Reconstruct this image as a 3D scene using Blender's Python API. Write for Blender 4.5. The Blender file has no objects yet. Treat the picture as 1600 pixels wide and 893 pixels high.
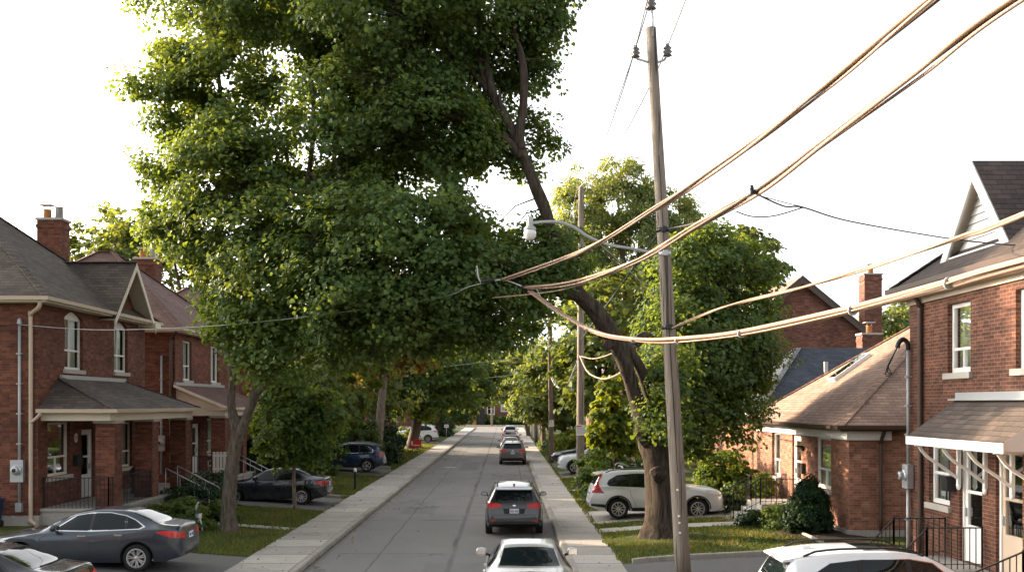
import bpy, bmesh, math, random
import numpy as np
from mathutils import Vector, Matrix, noise
from mathutils.bvhtree import BVHTree
SC = bpy.context.scene
COL = SC.collection
R = math.radians
F, VX, VY, CH = 1556.0, 790.0, 630.0, 4.3      # focal length and vanishing point of the street, eye height
random.seed(7)
V = Vector
def P(px, py, d):
    return V(((px-VX)*d/F, d, CH+(VY-py)*d/F))
def lerp(a, b, t): return a+(b-a)*t
def interp(tab, x):
    return float(np.interp(x, [t[0] for t in tab], [t[1] for t in tab]))
def spl(tab, xs):
    """smooth monotone interpolation of a table"""
    x = np.array([t[0] for t in tab], float); y = np.array([t[1] for t in tab], float)
    h = np.diff(x); dl = np.diff(y)/h; m = np.zeros(len(x))
    m[0], m[-1] = dl[0], dl[-1]
    for i in range(1, len(x)-1):
        if dl[i-1]*dl[i] > 0:
            w1, w2 = 2*h[i]+h[i-1], h[i]+2*h[i-1]
            m[i] = (w1+w2)/(w1/dl[i-1]+w2/dl[i])
    xs = np.clip(np.asarray(xs, float), x[0], x[-1])
    i = np.clip(np.searchsorted(x, xs)-1, 0, len(x)-2)
    t = (xs-x[i])/h[i]
    return ((1+2*t)*(1-t)**2*y[i]+t*(1-t)**2*h[i]*m[i]+t*t*(3-2*t)*y[i+1]+t*t*(t-1)*h[i]*m[i+1])
# ---------------------------------------------------------------- ground heights
LG = [(-7.0, .13), (-8.5, .24), (-12, .46), (-13.6, .70), (-200, .72)]
RG = [(3.04, .13), (4.5, .24), (7, .36), (10, .44), (200, .46)]
LGr = sorted(LG)
def zg(x):
    if x <= -7: return interp(LGr, x)
    if x >= 3.04: return interp(RG, x)
    if x < -5.24 or x > 1.65: return .13
    return 0.0
# ---------------------------------------------------------------- objects
def tag(o, label=None, cat=None, group=None, kind=None):
    if label: o['label'] = label
    if cat: o['category'] = cat
    if group: o['group'] = group
    if kind: o['kind'] = kind
    return o
def thing(name, label, cat, loc=(0, 0, 0), rz=0, group=None):
    o = bpy.data.objects.new(name, None); COL.objects.link(o)
    o.location = loc; o.rotation_euler = (0, 0, rz); o.empty_display_size = .2
    return tag(o, label, cat, group)
def origin(o):
    v = V((0, 0, 0))
    while o is not None:
        v = v+o.location; o = o.parent
    return v
def place(name, me, parent=None, world=True):
    o = bpy.data.objects.new(name, me); COL.objects.link(o)
    if parent is not None:
        if world:
            k = origin(parent)
            me.transform(Matrix.Translation(-k))
        o.parent = parent
    return o
class MB:
    """collects shapes and links them as one mesh object"""
    def __init__(s): s.bm = bmesh.new(); s.uvl = s.bm.loops.layers.uv.new('UVMap'); s.own = s.bm.faces.layers.int.new('own')
    def face(s, pts, mi=0, smooth=False):
        try:
            f = s.bm.faces.new([s.bm.verts.new(p) for p in pts])
        except ValueError: return None
        f.material_index = mi; f.smooth = smooth
        return f
    def box(s, x0, x1, y0, y1, z0, z1, mi=0):
        p = [V((x, y, z)) for z in (z0, z1) for y in (y0, y1) for x in (x0, x1)]
        v = [s.bm.verts.new(q) for q in p]
        for q in ((0, 2, 3, 1), (4, 5, 7, 6), (0, 1, 5, 4), (2, 6, 7, 3), (0, 4, 6, 2), (1, 3, 7, 5)):
            s.bm.faces.new([v[i] for i in q]).material_index = mi
    def obox(s, c, ax, ay, az, mi=0):
        """box from centre and three half-axis vectors"""
        v = [s.bm.verts.new(c+ax*i+ay*j+az*k) for k in (-1, 1) for j in (-1, 1) for i in (-1, 1)]
        for q in ((0, 2, 3, 1), (4, 5, 7, 6), (0, 1, 5, 4), (2, 6, 7, 3), (0, 4, 6, 2), (1, 3, 7, 5)):
            s.bm.faces.new([v[i] for i in q]).material_index = mi
    def bar(s, a, b, w, h, mi=0, up=V((0, 0, 1))):
        a, b = V(a), V(b); d = (b-a).normalized()
        x = d.cross(up)
        if x.length < 1e-4: x = d.cross(V((1, 0, 0)))
        x.normalize(); y = x.cross(d).normalized()
        s.obox((a+b)/2, d*((b-a).length/2), x*(w/2), y*(h/2), mi)
    def prism(s, pts, d, mi=0):
        """polygon pts pushed along vector d"""
        d = V(d); a = [s.bm.verts.new(p) for p in pts]; b = [s.bm.verts.new(V(p)+d) for p in pts]
        fs = [s.bm.faces.new(a[::-1]), s.bm.faces.new(b)]
        n = len(a)
        for i in range(n): fs.append(s.bm.faces.new((a[i], a[(i+1) % n], b[(i+1) % n], b[i])))
        for f in fs: f.material_index = mi
    def tube(s, pts, rad, sides=8, mi=0, cap=True, smooth=True, rough=0, seed=0):
        pts = [V(p) for p in pts]; n = len(pts)
        if not hasattr(rad, '__len__'): rad = [rad]*n
        rings = []; prev = None; dist = 0
        uvs = []
        for i, p in enumerate(pts):
            t = (pts[min(i+1, n-1)]-pts[max(i-1, 0)])
            if t.length < 1e-6: t = V((0, 0, 1))
            t.normalize()
            if prev is None:
                prev = t.orthogonal()
            x = (prev-t*prev.dot(t))
            if x.length < 1e-5: x = t.orthogonal()
            x.normalize(); prev = x; y = t.cross(x)
            if i: dist += (p-pts[i-1]).length
            ring = []
            for k in range(sides):
                a = 2*math.pi*k/sides; r = rad[i]
                if rough: r *= 1+rough*noise.noise(V((math.cos(a)*1.7, math.sin(a)*1.7, dist*.8+seed*7.3)))
                ring.append(s.bm.verts.new(p+(x*math.cos(a)+y*math.sin(a))*r))
            rings.append((ring, dist))
        for i in range(n-1):
            (a, d0), (b, d1) = rings[i], rings[i+1]
            per = 2*math.pi*max(rad[i], .01)
            for k in range(sides):
                k2 = (k+1) % sides
                f = s.bm.faces.new((a[k], a[k2], b[k2], b[k])); f.material_index = mi; f.smooth = smooth
                for l, uv in zip(f.loops, ((k/sides*per, d0), ((k+1)/sides*per, d0), ((k+1)/sides*per, d1), (k/sides*per, d1))):
                    l[s.uvl].uv = uv
                f[s.own] = 1
        if cap and sides > 2:
            for ring, fl in ((rings[0][0], 1), (rings[-1][0], 0)):
                f = s.bm.faces.new(ring[::-1] if fl else ring); f.material_index = mi
    def lathe(s, prof, c, axis='z', sides=20, mi=0, smooth=True, cap=True):
        """profile of (radius, height) spun round an axis through c"""
        c = V(c); rings = []
        for r, h in prof:
            ring = []
            for k in range(sides):
                a = 2*math.pi*k/sides; u, w = math.cos(a)*r, math.sin(a)*r
                q = V((u, w, h)) if axis == 'z' else (V((u, h, w)) if axis == 'y' else V((h, u, w)))
                ring.append(s.bm.verts.new(c+q))
            rings.append(ring)
        for a, b in zip(rings, rings[1:]):
            for k in range(sides):
                k2 = (k+1) % sides
                f = s.bm.faces.new((a[k], a[k2], b[k2], b[k])); f.material_index = mi; f.smooth = smooth
        for ring in ((rings[0], rings[-1]) if cap else ()):
            try:
                f = s.bm.faces.new(ring); f.material_index = mi
            except ValueError: pass
    def mesh(s, name, mats, sharp=None, fix=True):
        bm = s.bm
        if fix: bmesh.ops.recalc_face_normals(bm, faces=bm.faces)
        Z = V((0, 0, 1))
        for f in bm.faces:
            if f[s.own]: continue
            n = f.normal
            t = Z.cross(n) if abs(n.z) < .985 else V((0, 1, 0))
            t.normalize(); b = n.cross(t)
            for l in f.loops:
                co = l.vert.co; l[s.uvl].uv = (co.dot(t), co.dot(b))
        me = bpy.data.meshes.new(name); bm.to_mesh(me); bm.free()
        for m in (mats if isinstance(mats, (list, tuple)) else [mats]): me.materials.append(m)
        if sharp is not None: me.set_sharp_from_angle(angle=R(sharp))
        return me
    def build(s, name, mats, parent=None, world=True, sharp=None, fix=True):
        return place(name, s.mesh(name, mats, sharp, fix), parent, world)
def copy_tree(o, parent=None):
    c = o.copy(); COL.objects.link(c); c.parent = parent
    for k in [x for x in o.children]: copy_tree(k, c)
    return c
def smooth_path(pts, per=6):
    """Catmull-Rom through points given as tuples of any length"""
    a = np.array([list(p) for p in pts], float); out = []
    n = len(a)
    for i in range(n-1):
        p0, p1, p2, p3 = a[max(i-1, 0)], a[i], a[i+1], a[min(i+2, n-1)]
        for k in range(per):
            t = k/per
            out.append(.5*((2*p1)+(-p0+p2)*t+(2*p0-5*p1+4*p2-p3)*t*t+(-p0+3*p1-3*p2+p3)*t**3))
    out.append(a[-1])
    return np.array(out)
# ================================================================= materials
class NT:
    def __init__(s, name):
        s.m = bpy.data.materials.new(name); s.m.use_nodes = True
        s.t = s.m.node_tree; s.t.nodes.clear()
        s.out = s.t.nodes.new('ShaderNodeOutputMaterial')
    def n(s, kind, **kw):
        nd = s.t.nodes.new('ShaderNode'+kind)
        for k, v in kw.items():
            if k.startswith('i_'):
                key = k[2:].replace('_', ' ')
                tgt = nd.inputs[int(key)] if key.isdigit() else nd.inputs[key]
                if isinstance(v, bpy.types.NodeSocket): s.t.links.new(v, tgt)
                else: tgt.default_value = v
            else: setattr(nd, k, v)
        return nd
    def mix(s, f, a, b, mode='MIX'):
        nd = s.t.nodes.new('ShaderNodeMix'); nd.data_type = 'RGBA'; nd.blend_type = mode
        for sock, v in ((nd.inputs[0], f), (nd.inputs[6], a), (nd.inputs[7], b)):
            if isinstance(v, bpy.types.NodeSocket): s.t.links.new(v, sock)
            elif hasattr(v, '__len__') and len(v) == 3: sock.default_value = (*v, 1)
            else: sock.default_value = v
        return nd.outputs[2]
    def math(s, op, a, b=0.0, c=0.0, clamp=False):
        nd = s.t.nodes.new('ShaderNodeMath'); nd.operation = op; nd.use_clamp = clamp
        for i, v in enumerate((a, b, c)):
            if isinstance(v, bpy.types.NodeSocket): s.t.links.new(v, nd.inputs[i])
            else: nd.inputs[i].default_value = v
        return nd.outputs[0]
    def ramp(s, f, *stops):
        nd = s.t.nodes.new('ShaderNodeValToRGB'); s.t.links.new(f, nd.inputs[0])
        el = nd.color_ramp.elements
        while len(el) < len(stops): el.new(.5)
        for e, (p, c) in zip(el, stops):
            e.position = p; e.color = (c, c, c, 1) if not hasattr(c, '__len__') else (*c, 1)
        return nd.outputs[0]
    def uv(s): return s.n('UVMap', uv_map='UVMap').outputs[0]
    def pos(s): return s.n('NewGeometry').outputs['Position']
    def noise(s, vec, scale, detail=4, rough=.55, out=0):
        nd = s.n('TexNoise', i_Scale=scale, i_Detail=detail, i_Roughness=rough)
        if vec is not None: s.t.links.new(vec, nd.inputs['Vector'])
        return nd.outputs[out]
    def bump(s, h, strength=.4, dist=.01):
        return s.n('Bump', i_Strength=strength, i_Distance=dist, i_Height=h).outputs[0]
    def bsdf(s, color, rough=.6, normal=None, metal=0.0, spec=.4, **kw):
        b = s.n('BsdfPrincipled')
        for key, v in (('Base Color', color), ('Roughness', rough), ('Metallic', metal), ('Specular IOR Level', spec), ('Normal', normal), *[(k.replace('_', ' '), v) for k, v in kw.items()]):
            if v is None: continue
            if isinstance(v, bpy.types.NodeSocket): s.t.links.new(v, b.inputs[key])
            else: b.inputs[key].default_value = (*v, 1) if hasattr(v, '__len__') and len(v) == 3 else v
        return b.outputs[0]
    def done(s, sh):
        s.t.links.new(sh, s.out.inputs[0]); return s.m
def plain(name, col, rough=.6, metal=0.0, var=.12, scale=3.0, spec=.4, bump=0, **kw):
    t = NT(name); p = t.n('TexCoord').outputs['Object']
    nz = t.noise(p, scale, 5)
    c = t.mix(nz, tuple(max(0, x*(1-var)) for x in col), tuple(x*(1+var) for x in col))
    nrm = t.bump(t.noise(p, scale*12, 3), bump, .005) if bump else None
    r = t.math('MULTIPLY_ADD', nz, .15, rough-.07)
    return t.done(t.bsdf(c, r, nrm, metal, spec, **kw))
def brick(name, c1, c2, mortar, dirt=.5):
    t = NT(name); uv = t.uv()
    wob = t.n('VectorMath', operation='MULTIPLY_ADD', i_0=t.noise(uv, 6.0, 2, out=1), i_1=(.006, .006, 0), i_2=uv).outputs[0]
    b = t.n('TexBrick', i_Vector=wob, i_Color1=(*c1, 1), i_Color2=(*c2, 1), i_Mortar=(*mortar, 1), i_Scale=1.0, i_Mortar_Size=.0055, i_Mortar_Smooth=.25, i_Bias=-.1, i_Brick_Width=.225, i_Row_Height=.0762)
    b.offset_frequency = 2
    big = t.ramp(t.noise(uv, .7, 5, .6), (.3, .62), (.7, 1.12))
    col = t.mix(1.0, b.outputs[0], big, 'MULTIPLY')
    cell = t.n('TexWhiteNoise', noise_dimensions='2D')
    sn = t.n('VectorMath', operation='SNAP', i_0=uv, i_1=(.2252, .0762, 1)); t.t.links.new(sn.outputs[0], cell.inputs['Vector'])
    col = t.mix(.55, col, t.mix(1.0, col, t.ramp(cell.outputs['Value'], (0, .45), (.6, 1.0), (1, 1.5)), 'MULTIPLY'))
    fine = t.noise(uv, 60, 3)
    col = t.mix(.35, col, t.mix(1.0, col, t.ramp(fine, (.3, .55), (.7, 1.35)), 'MULTIPLY'))
    h = t.math('ADD', t.math('MULTIPLY', b.outputs['Fac'], -1.0), t.math('MULTIPLY', fine, .35))
    return t.done(t.bsdf(col, .85, t.bump(h, .7, .008), spec=.25))
def shingle(name, c1, c2, row=.145, w=.3, line=.45):
    t = NT(name); uv = t.uv()
    wob = t.n('VectorMath', operation='MULTIPLY_ADD', i_0=t.noise(uv, 2.2, 3, out=1), i_1=(.03, .03, 0), i_2=uv).outputs[0]
    b = t.n('TexBrick', i_Vector=wob, i_Color1=(*c1, 1), i_Color2=(*c2, 1), i_Mortar=tuple(x*line for x in c1)+(1,), i_Scale=1.0, i_Mortar_Size=.006, i_Mortar_Smooth=.3, i_Bias=0.0, i_Brick_Width=w, i_Row_Height=row)
    sep = t.n('SeparateXYZ', i_0=wob)
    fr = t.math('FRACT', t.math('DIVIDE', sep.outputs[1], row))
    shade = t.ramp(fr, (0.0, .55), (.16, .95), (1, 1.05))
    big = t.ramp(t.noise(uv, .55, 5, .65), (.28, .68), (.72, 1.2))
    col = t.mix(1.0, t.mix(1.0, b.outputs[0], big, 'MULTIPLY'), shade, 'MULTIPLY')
    col = t.mix(.5, col, t.mix(1.0, col, t.ramp(t.noise(uv, 45, 2), (.3, .5), (.7, 1.5)), 'MULTIPLY'))
    h = t.math('SUBTRACT', t.math('MULTIPLY', fr, -1.0), b.outputs['Fac'])
    return t.done(t.bsdf(col, .9, t.bump(h, .8, .012), spec=.2))
M = {}
M['brick_left'] = brick('red_brick', (.18, .062, .036), (.105, .037, .024), (.12, .09, .068))
M['brick_right'] = brick('orange_red_brick', (.145, .055, .032), (.09, .035, .022), (.22, .17, .13))
M['brick_low'] = brick('warm_brick', (.34, .15, .09), (.25, .105, .065), (.32, .25, .2))
M['brick_dark'] = brick('dark_brick', (.21, .082, .052), (.13, .052, .036), (.2, .16, .13))
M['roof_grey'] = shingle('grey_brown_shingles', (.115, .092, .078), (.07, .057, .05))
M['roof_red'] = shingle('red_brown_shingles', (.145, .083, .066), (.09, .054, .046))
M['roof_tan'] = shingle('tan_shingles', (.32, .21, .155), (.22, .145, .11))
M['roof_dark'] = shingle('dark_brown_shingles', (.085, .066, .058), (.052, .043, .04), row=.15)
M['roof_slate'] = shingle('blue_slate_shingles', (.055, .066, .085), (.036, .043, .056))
M['white'] = plain('white_painted_wood', (.68, .66, .63), .5, var=.06)
M['cream'] = plain('cream_painted_trim', (.62, .55, .45), .55, var=.08)
M['beige'] = plain('beige_metal', (.42, .33, .25), .5, var=.08)
M['brown'] = plain('brown_metal', (.055, .032, .022), .4, var=.15)
M['stone'] = plain('grey_stone_sill', (.36, .33, .29), .85, var=.2, scale=7, bump=.4)
M['iron'] = plain('black_iron', (.012, .012, .013), .45, var=.2)
M['steel'] = plain('galvanised_steel', (.42, .43, .44), .45, .55, var=.15, scale=8)
M['lamp'] = plain('grey_painted_steel', (.34, .35, .35), .45, .3, var=.1)
M['rubber'] = plain('tyre_rubber', (.014, .014, .015), .8, var=.15, scale=9, spec=.25)
M['alloy'] = plain('alloy_rim', (.5, .5, .51), .3, .8, var=.06)
M['dark'] = plain('black_plastic', (.012, .012, .013), .55, var=.15)
M['interior'] = plain('dark_room', (.03, .026, .022), .9)
M['mirror'] = plain('mirror_glass', (.7, .72, .74), .08, 1.0, var=.02)
M['chrome'] = plain('chrome_trim', (.72, .72, .72), .15, 1.0, var=.02)
M['plate'] = plain('plate_white', (.62, .64, .68), .5, var=.04)
M['blue'] = plain('blue_plastic', (.012, .03, .09), .45)
M['ink'] = plain('sign_ink', (.05, .05, .055), .7)
M['blueink'] = plain('plate_ink', (.05, .09, .28), .6)
M['redink'] = plain('red_sign_paint', (.5, .03, .02), .5)
M['curtain'] = plain('pale_curtain', (.56, .57, .50), .9, var=.12)
M['orange_wood'] = plain('orange_wood', (.36, .16, .06), .7, var=.25)
M['skin_cable'] = plain('weathered_cable', (.235, .155, .108), .6, var=.3, scale=.7)
M['black_cable'] = plain('black_cable', (.02, .019, .018), .55, var=.3, scale=.7)
M['ceramic'] = plain('brown_ceramic', (.10, .085, .075), .25, var=.15)
M['leaf_gold'] = None
def glass_car():
    t = NT('car_glass'); return t.done(t.bsdf((.006, .010, .011), .02, spec=.36))
M['carglass'] = glass_car()
def glass_house():
    t = NT('window_pane')
    gl = t.n('BsdfGlossy', i_Color=(.85, .88, .88, 1), i_Roughness=.02).outputs[0]
    tr = t.n('BsdfTransparent', i_Color=(.80, .84, .82, 1)).outputs[0]
    p = t.pos(); nrm = t.bump(t.noise(p, 1.3, 2), .10, .05)
    f = t.n('Fresnel', i_IOR=1.55, i_Normal=nrm).outputs[0]
    f = t.math('MULTIPLY_ADD', f, .6, .03, clamp=True)
    mx = t.n('MixShader', i_0=f, i_1=tr, i_2=gl).outputs[0]
    return t.done(mx)
M['pane'] = glass_house()
def lens(name, col):
    t = NT(name); v = t.n('TexCoord').outputs['Object']
    st = t.math('SINE', t.math('MULTIPLY', t.n('SeparateXYZ', i_0=v).outputs[2], 150.0))
    c = t.mix(t.math('MULTIPLY_ADD', st, .2, .3), col, tuple(min(1, x*2+.02) for x in col))
    return t.done(t.bsdf(c, .2, spec=.45))
M['tail'] = lens('red_tail_lens', (.36, .012, .010))
M['head'] = lens('clear_headlight_lens', (.42, .43, .44))
M['amber'] = lens('amber_lens', (.5, .12, .01))
def paint(name, col, metal=.55, rough=.32):
    t = NT(name); v = t.n('TexCoord').outputs['Object']
    fl = t.noise(v, 380, 1)
    c = t.mix(t.math('MULTIPLY', fl, .35), col, tuple(min(1, x*1.5) for x in col))
    dust = t.ramp(t.noise(v, 2.5, 5, .6), (.42, 0), (.8, .35))
    z = t.n('SeparateXYZ', i_0=v).outputs[2]
    low = t.math('SUBTRACT', .75, z, clamp=True)
    c = t.mix(t.math('MULTIPLY', t.math('ADD', dust, low), .22, clamp=True), c, (.15, .145, .14))
    rg = t.math('MULTIPLY_ADD', dust, .35, rough)
    return t.done(t.bsdf(c, rg, metal=metal, spec=.5, Coat_Weight=.8, Coat_Roughness=.05))
def concrete(name, col, joint=None, x0=0):
    t = NT(name); p = t.pos()
    n1 = t.noise(p, .8, 6, .6); n2 = t.noise(p, 18, 4, .6)
    c = t.mix(n1, tuple(x*.72 for x in col), tuple(x*1.18 for x in col))
    c = t.mix(.5, c, t.mix(1.0, c, t.ramp(n2, (.3, .7), (.7, 1.2)), 'MULTIPLY'))
    st = t.ramp(t.noise(p, 2.6, 6, .7), (.60, 0), (.68, .5))
    c = t.mix(st, c, tuple(x*.5 for x in col))
    h = t.math('MULTIPLY', n2, .5)
    if joint:
        y = t.n('SeparateXYZ', i_0=p).outputs[1]
        wob = t.math('MULTIPLY_ADD', t.noise(p, 3, 2), .03, y)
        cell = t.n('TexWhiteNoise', noise_dimensions='1D', i_W=t.math('FLOOR', t.math('DIVIDE', y, joint))).outputs[0]
        c = t.mix(1.0, c, t.ramp(cell, (0, .80), (1, 1.12)), 'MULTIPLY')
        d = t.math('PINGPONG', wob, joint/2)
        ln = t.ramp(d, (.0, 1.0), (.02, .9), (.045, 0.0))
        c = t.mix(t.math('MULTIPLY', ln, .75), c, (.06, .055, .045))
        h = t.math('SUBTRACT', h, ln)
    vo = t.n('TexVoronoi', feature='DISTANCE_TO_EDGE', i_Scale=.33, i_Vector=t.n('VectorMath', operation='MULTIPLY_ADD', i_0=t.noise(p, 1.1, 5, .7, out=1), i_1=(2.2, 2.2, 0), i_2=p).outputs[0]).outputs[0]
    ck = t.math('MULTIPLY', t.ramp(vo, (0, 1), (.010, 0)), t.ramp(t.noise(p, .35, 2), (.48, 0), (.58, .7)))
    c = t.mix(ck, c, (.05, .045, .04))
    return t.done(t.bsdf(c, .88, t.bump(h, .35, .006), spec=.25))
def asphalt(name, base, seams=False):
    t = NT(name); p = t.pos(); sp = t.n('SeparateXYZ', i_0=p); x, y = sp.outputs[0], sp.outputs[1]
    n1 = t.noise(t.n('VectorMath', operation='MULTIPLY', i_0=p, i_1=(1, .35, 1)).outputs[0], .55, 6, .62)
    n2 = t.noise(p, 40, 4, .7); n3 = t.noise(p, 4.5, 5, .65)
    c = t.mix(n1, tuple(v*.68 for v in base), tuple(v*1.28 for v in base))
    c = t.mix(.6, c, t.mix(1.0, c, t.ramp(n2, (.3, .55), (.7, 1.4)), 'MULTIPLY'))
    c = t.mix(t.ramp(n3, (.62, 0), (.72, .35)), c, tuple(v*.45 for v in base))
    wp = t.n('VectorMath', operation='MULTIPLY_ADD', i_0=t.noise(p, .9, 6, .7, out=1), i_1=(2.4, 2.4, 0), i_2=p).outputs[0]
    vo = t.n('TexVoronoi', feature='DISTANCE_TO_EDGE', i_Scale=.2, i_Vector=wp).outputs[0]
    ck = t.math('MULTIPLY', t.ramp(vo, (0, 1), (.006, .6), (.012, 0)), t.ramp(t.noise(p, .16, 3), (.42, 0), (.56, .9)))
    if seams:
        w = t.math('MULTIPLY_ADD', t.noise(p, .3, 6, .6), .26, -.13)
        for x0, wd in ((-1.52, .05), (-3.6, .018), (.9, .02)):
            dx = t.math('ABSOLUTE', t.math('SUBTRACT', t.math('ADD', x, w), x0))
            sm = t.math('MULTIPLY', t.ramp(t.math('DIVIDE', dx, wd*4), (0, 1), (.25, .85), (.5, 0)), t.ramp(t.noise(p, .3, 3), (.3, .25), (.6, .9)))
            ck = t.math('MAXIMUM', ck, sm)
        for y0 in (28.6, 36.7, 43.2, 57.0, 61.5, 79.0, 118.0):
            dy = t.math('ABSOLUTE', t.math('SUBTRACT', t.math('MULTIPLY_ADD', w, 1.6, y), y0))
            sm = t.math('MULTIPLY', t.ramp(t.math('DIVIDE', dy, .25), (0, 1), (.2, .7), (.45, 0)), t.ramp(t.noise(p, .5, 3), (.40, .0), (.6, .85)))
            ck = t.math('MAXIMUM', ck, sm)
        for x0, x1, y0, y1, a in ((-4.3, -2.7, 38.5, 41.8, .34), (-1.2, .6, 46.5, 49.5, .25), (-3.2, -1.7, 63.5, 73, .42), (-4.9, -3.9, 84, 96, .3), (-.9, 1.5, 56, 61, .22), (-2.2, -.4, 24.5, 27.0, .2)):
            bx_ = t.math('SUBTRACT', (x1-x0)/2, t.math('ABSOLUTE', t.math('SUBTRACT', t.math('ADD', x, t.math('MULTIPLY', w, .5)), (x0+x1)/2)))
            by_ = t.math('SUBTRACT', (y1-y0)/2, t.math('ABSOLUTE', t.math('SUBTRACT', y, (y0+y1)/2)))
            m_ = t.ramp(t.math('MINIMUM', t.math('MULTIPLY', bx_, 2.0), by_), (0, 0), (.12 if a < .3 else .5, a))
            c = t.mix(m_, c, tuple(v*.42 for v in base))
        oil = t.math('MULTIPLY', t.ramp(t.noise(p, .9, 4, .6), (.60, 0), (.70, .5)), t.ramp(t.math('ABSOLUTE', t.math('SUBTRACT', x, .45)), (.2, 1), (.9, 0)))
        c = t.mix(oil, c, (.035, .033, .03))
        edge = t.math('ABSOLUTE', t.math('ADD', x, 1.795))          # kerb-side dirt at both edges
        eg = t.ramp(t.math('MULTIPLY_ADD', t.noise(p, 1.2, 5, .7), .5, t.math('SUBTRACT', edge, 3.35)), (.12, 0), (.42, .75))
        c = t.mix(eg, c, (.055, .045, .035))
    c = t.mix(t.math('MULTIPLY', ck, .8), c, (.028, .026, .025))
    h = t.math('SUBTRACT', t.math('MULTIPLY', n2, .6), ck)
    return t.done(t.bsdf(c, .86, t.bump(h, .5, .008), spec=.3))
M['road'] = asphalt('old_asphalt', (.150, .144, .136), True)
M['drive'] = asphalt('driveway_asphalt', (.105, .103, .10))
M['walk'] = concrete('pavement_concrete', (.37, .345, .31), 1.53)
M['kerb'] = concrete('kerb_concrete', (.30, .275, .24), 3.1)
M['conc'] = concrete('porch_concrete', (.33, .31, .28))
def turf(name):
    t = NT(name); p = t.pos()
    n1 = t.noise(p, .5, 6, .65); n2 = t.noise(p, 9, 5, .7)
    c = t.mix(t.ramp(n1, (.38, 0), (.62, 1)), (.05, .085, .02), (.105, .115, .035))
    c = t.mix(t.ramp(n2, (.35, 0), (.7, 1)), t.mix(1.0, c, (.5, .5, .45), 'MULTIPLY'), c)
    c = t.mix(t.ramp(t.noise(p, 1.7, 5, .7), (.63, 0), (.74, .7)), c, (.15, .115, .06))
    return t.done(t.bsdf(c, .95, t.bump(n2, .8, .03), spec=.1))
M['turf'] = turf('lawn_turf')
def soil():
    t = NT('garden_soil'); p = t.pos()
    return t.done(t.bsdf(t.mix(t.noise(p, 8, 6), (.025, .018, .012), (.06, .045, .03)), .95, t.bump(t.noise(p, 20, 4), .8, .03), spec=.1))
M['soil'] = soil()
def bark(name, c1, c2, stretch=.22):
    t = NT(name); p = t.n('TexCoord').outputs['Object']
    v = t.n('VectorMath', operation='MULTIPLY', i_0=p, i_1=(1, 1, stretch)).outputs[0]
    n1 = t.noise(v, 13, 7, .68); n2 = t.noise(p, 1.4, 4)
    c = t.mix(t.ramp(n1, (.36, 0), (.62, 1)), c1, c2)
    c = t.mix(t.ramp(n2, (.4, 0), (.7, .5)), c, tuple(x*.65 for x in c2))
    c = t.mix(t.ramp(t.noise(p, 3.5, 5), (.58, 0), (.7, .3)), c, (.10, .115, .07))
    return t.done(t.bsdf(c, .92, t.bump(n1, 1.0, .035), spec=.15))
M['bark'] = bark('maple_bark', (.045, .036, .028), (.155, .128, .10))
M['bark_big'] = bark('old_maple_bark', (.016, .012, .010), (.085, .066, .050), .12)
M['bark_pale'] = bark('pale_bark', (.10, .082, .064), (.25, .20, .155))
def wood(name, c1, c2):
    t = NT(name); p = t.n('TexCoord').outputs['Object']
    v = t.n('VectorMath', operation='MULTIPLY', i_0=p, i_1=(1, 1, .05)).outputs[0]
    n1 = t.noise(v, 26, 7, .65); n2 = t.noise(p, .8, 4)
    ck = t.ramp(t.noise(t.n('VectorMath', operation='MULTIPLY', i_0=p, i_1=(1, 1, .02)).outputs[0], 17, 3, .4), (.36, 1), (.42, 0))
    c = t.mix(t.ramp(n1, (.3, 0), (.7, 1)), c1, c2)
    c = t.mix(t.math('MULTIPLY', n2, .6), c, tuple(x*.6 for x in c2))
    c = t.mix(t.math('MULTIPLY', ck, .85), c, tuple(x*.25 for x in c1))
    return t.done(t.bsdf(c, .85, t.bump(t.math('SUBTRACT', n1, ck), .7, .012), spec=.2))
M['pole'] = wood('weathered_pole_wood', (.13, .108, .088), (.30, .255, .21))
M['pole_brown'] = wood('brown_pole_wood', (.10, .07, .05), (.22, .16, .12))
def leaf(name, c1, c2, c3, trans=.47):
    t = NT(name)
    a = t.n('Attribute', attribute_name='tint', attribute_type='GEOMETRY').outputs['Fac']
    c = t.ramp(a, (0, c1), (.5, c2), (1, c3))
    pr = t.bsdf(c, .55, spec=.22)
    tl = t.n('BsdfTranslucent', i_Color=t.mix(1.0, c, (2.5, 1.9, .55), 'MULTIPLY')).outputs[0]
    return t.done(t.n('MixShader', i_0=trans, i_1=pr, i_2=tl).outputs[0])
M['leaf_maple'] = leaf('maple_leaves', (.056, .098, .032), (.085, .138, .040), (.12, .172, .048))
M['leaf_dark'] = leaf('dark_maple_leaves', (.050, .092, .034), (.078, .130, .042), (.11, .165, .05), .47)
M['leaf_young'] = leaf('young_maple_leaves', (.055, .10, .03), (.085, .145, .038), (.12, .18, .045))
M['leaf_yellow'] = leaf('yellow_green_leaves', (.07, .12, .018), (.115, .165, .024), (.19, .215, .03))
M['leaf_pale'] = leaf('pale_green_leaves', (.10, .145, .065), (.15, .20, .085), (.20, .25, .10))
M['leaf_far'] = leaf('distant_leaves', (.065, .10, .036), (.095, .14, .045), (.14, .175, .055))
M['leaf_shrub'] = leaf('shrub_leaves', (.045, .085, .026), (.072, .12, .032), (.105, .15, .04), .42)
M['leaf_yew'] = leaf('yew_needles', (.008, .024, .008), (.014, .038, .011), (.028, .058, .016), .2)
M['leaf_dry_sunlit'] = leaf('dry_and_sunlit_leaves', (.085, .065, .022), (.125, .09, .028), (.11, .12, .03))  # dry leaf brown for litter; on the tree the orange stands for sunlight
M['blade'] = leaf('grass_blades', (.048, .085, .022), (.085, .118, .034), (.165, .15, .065), .3)
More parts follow.
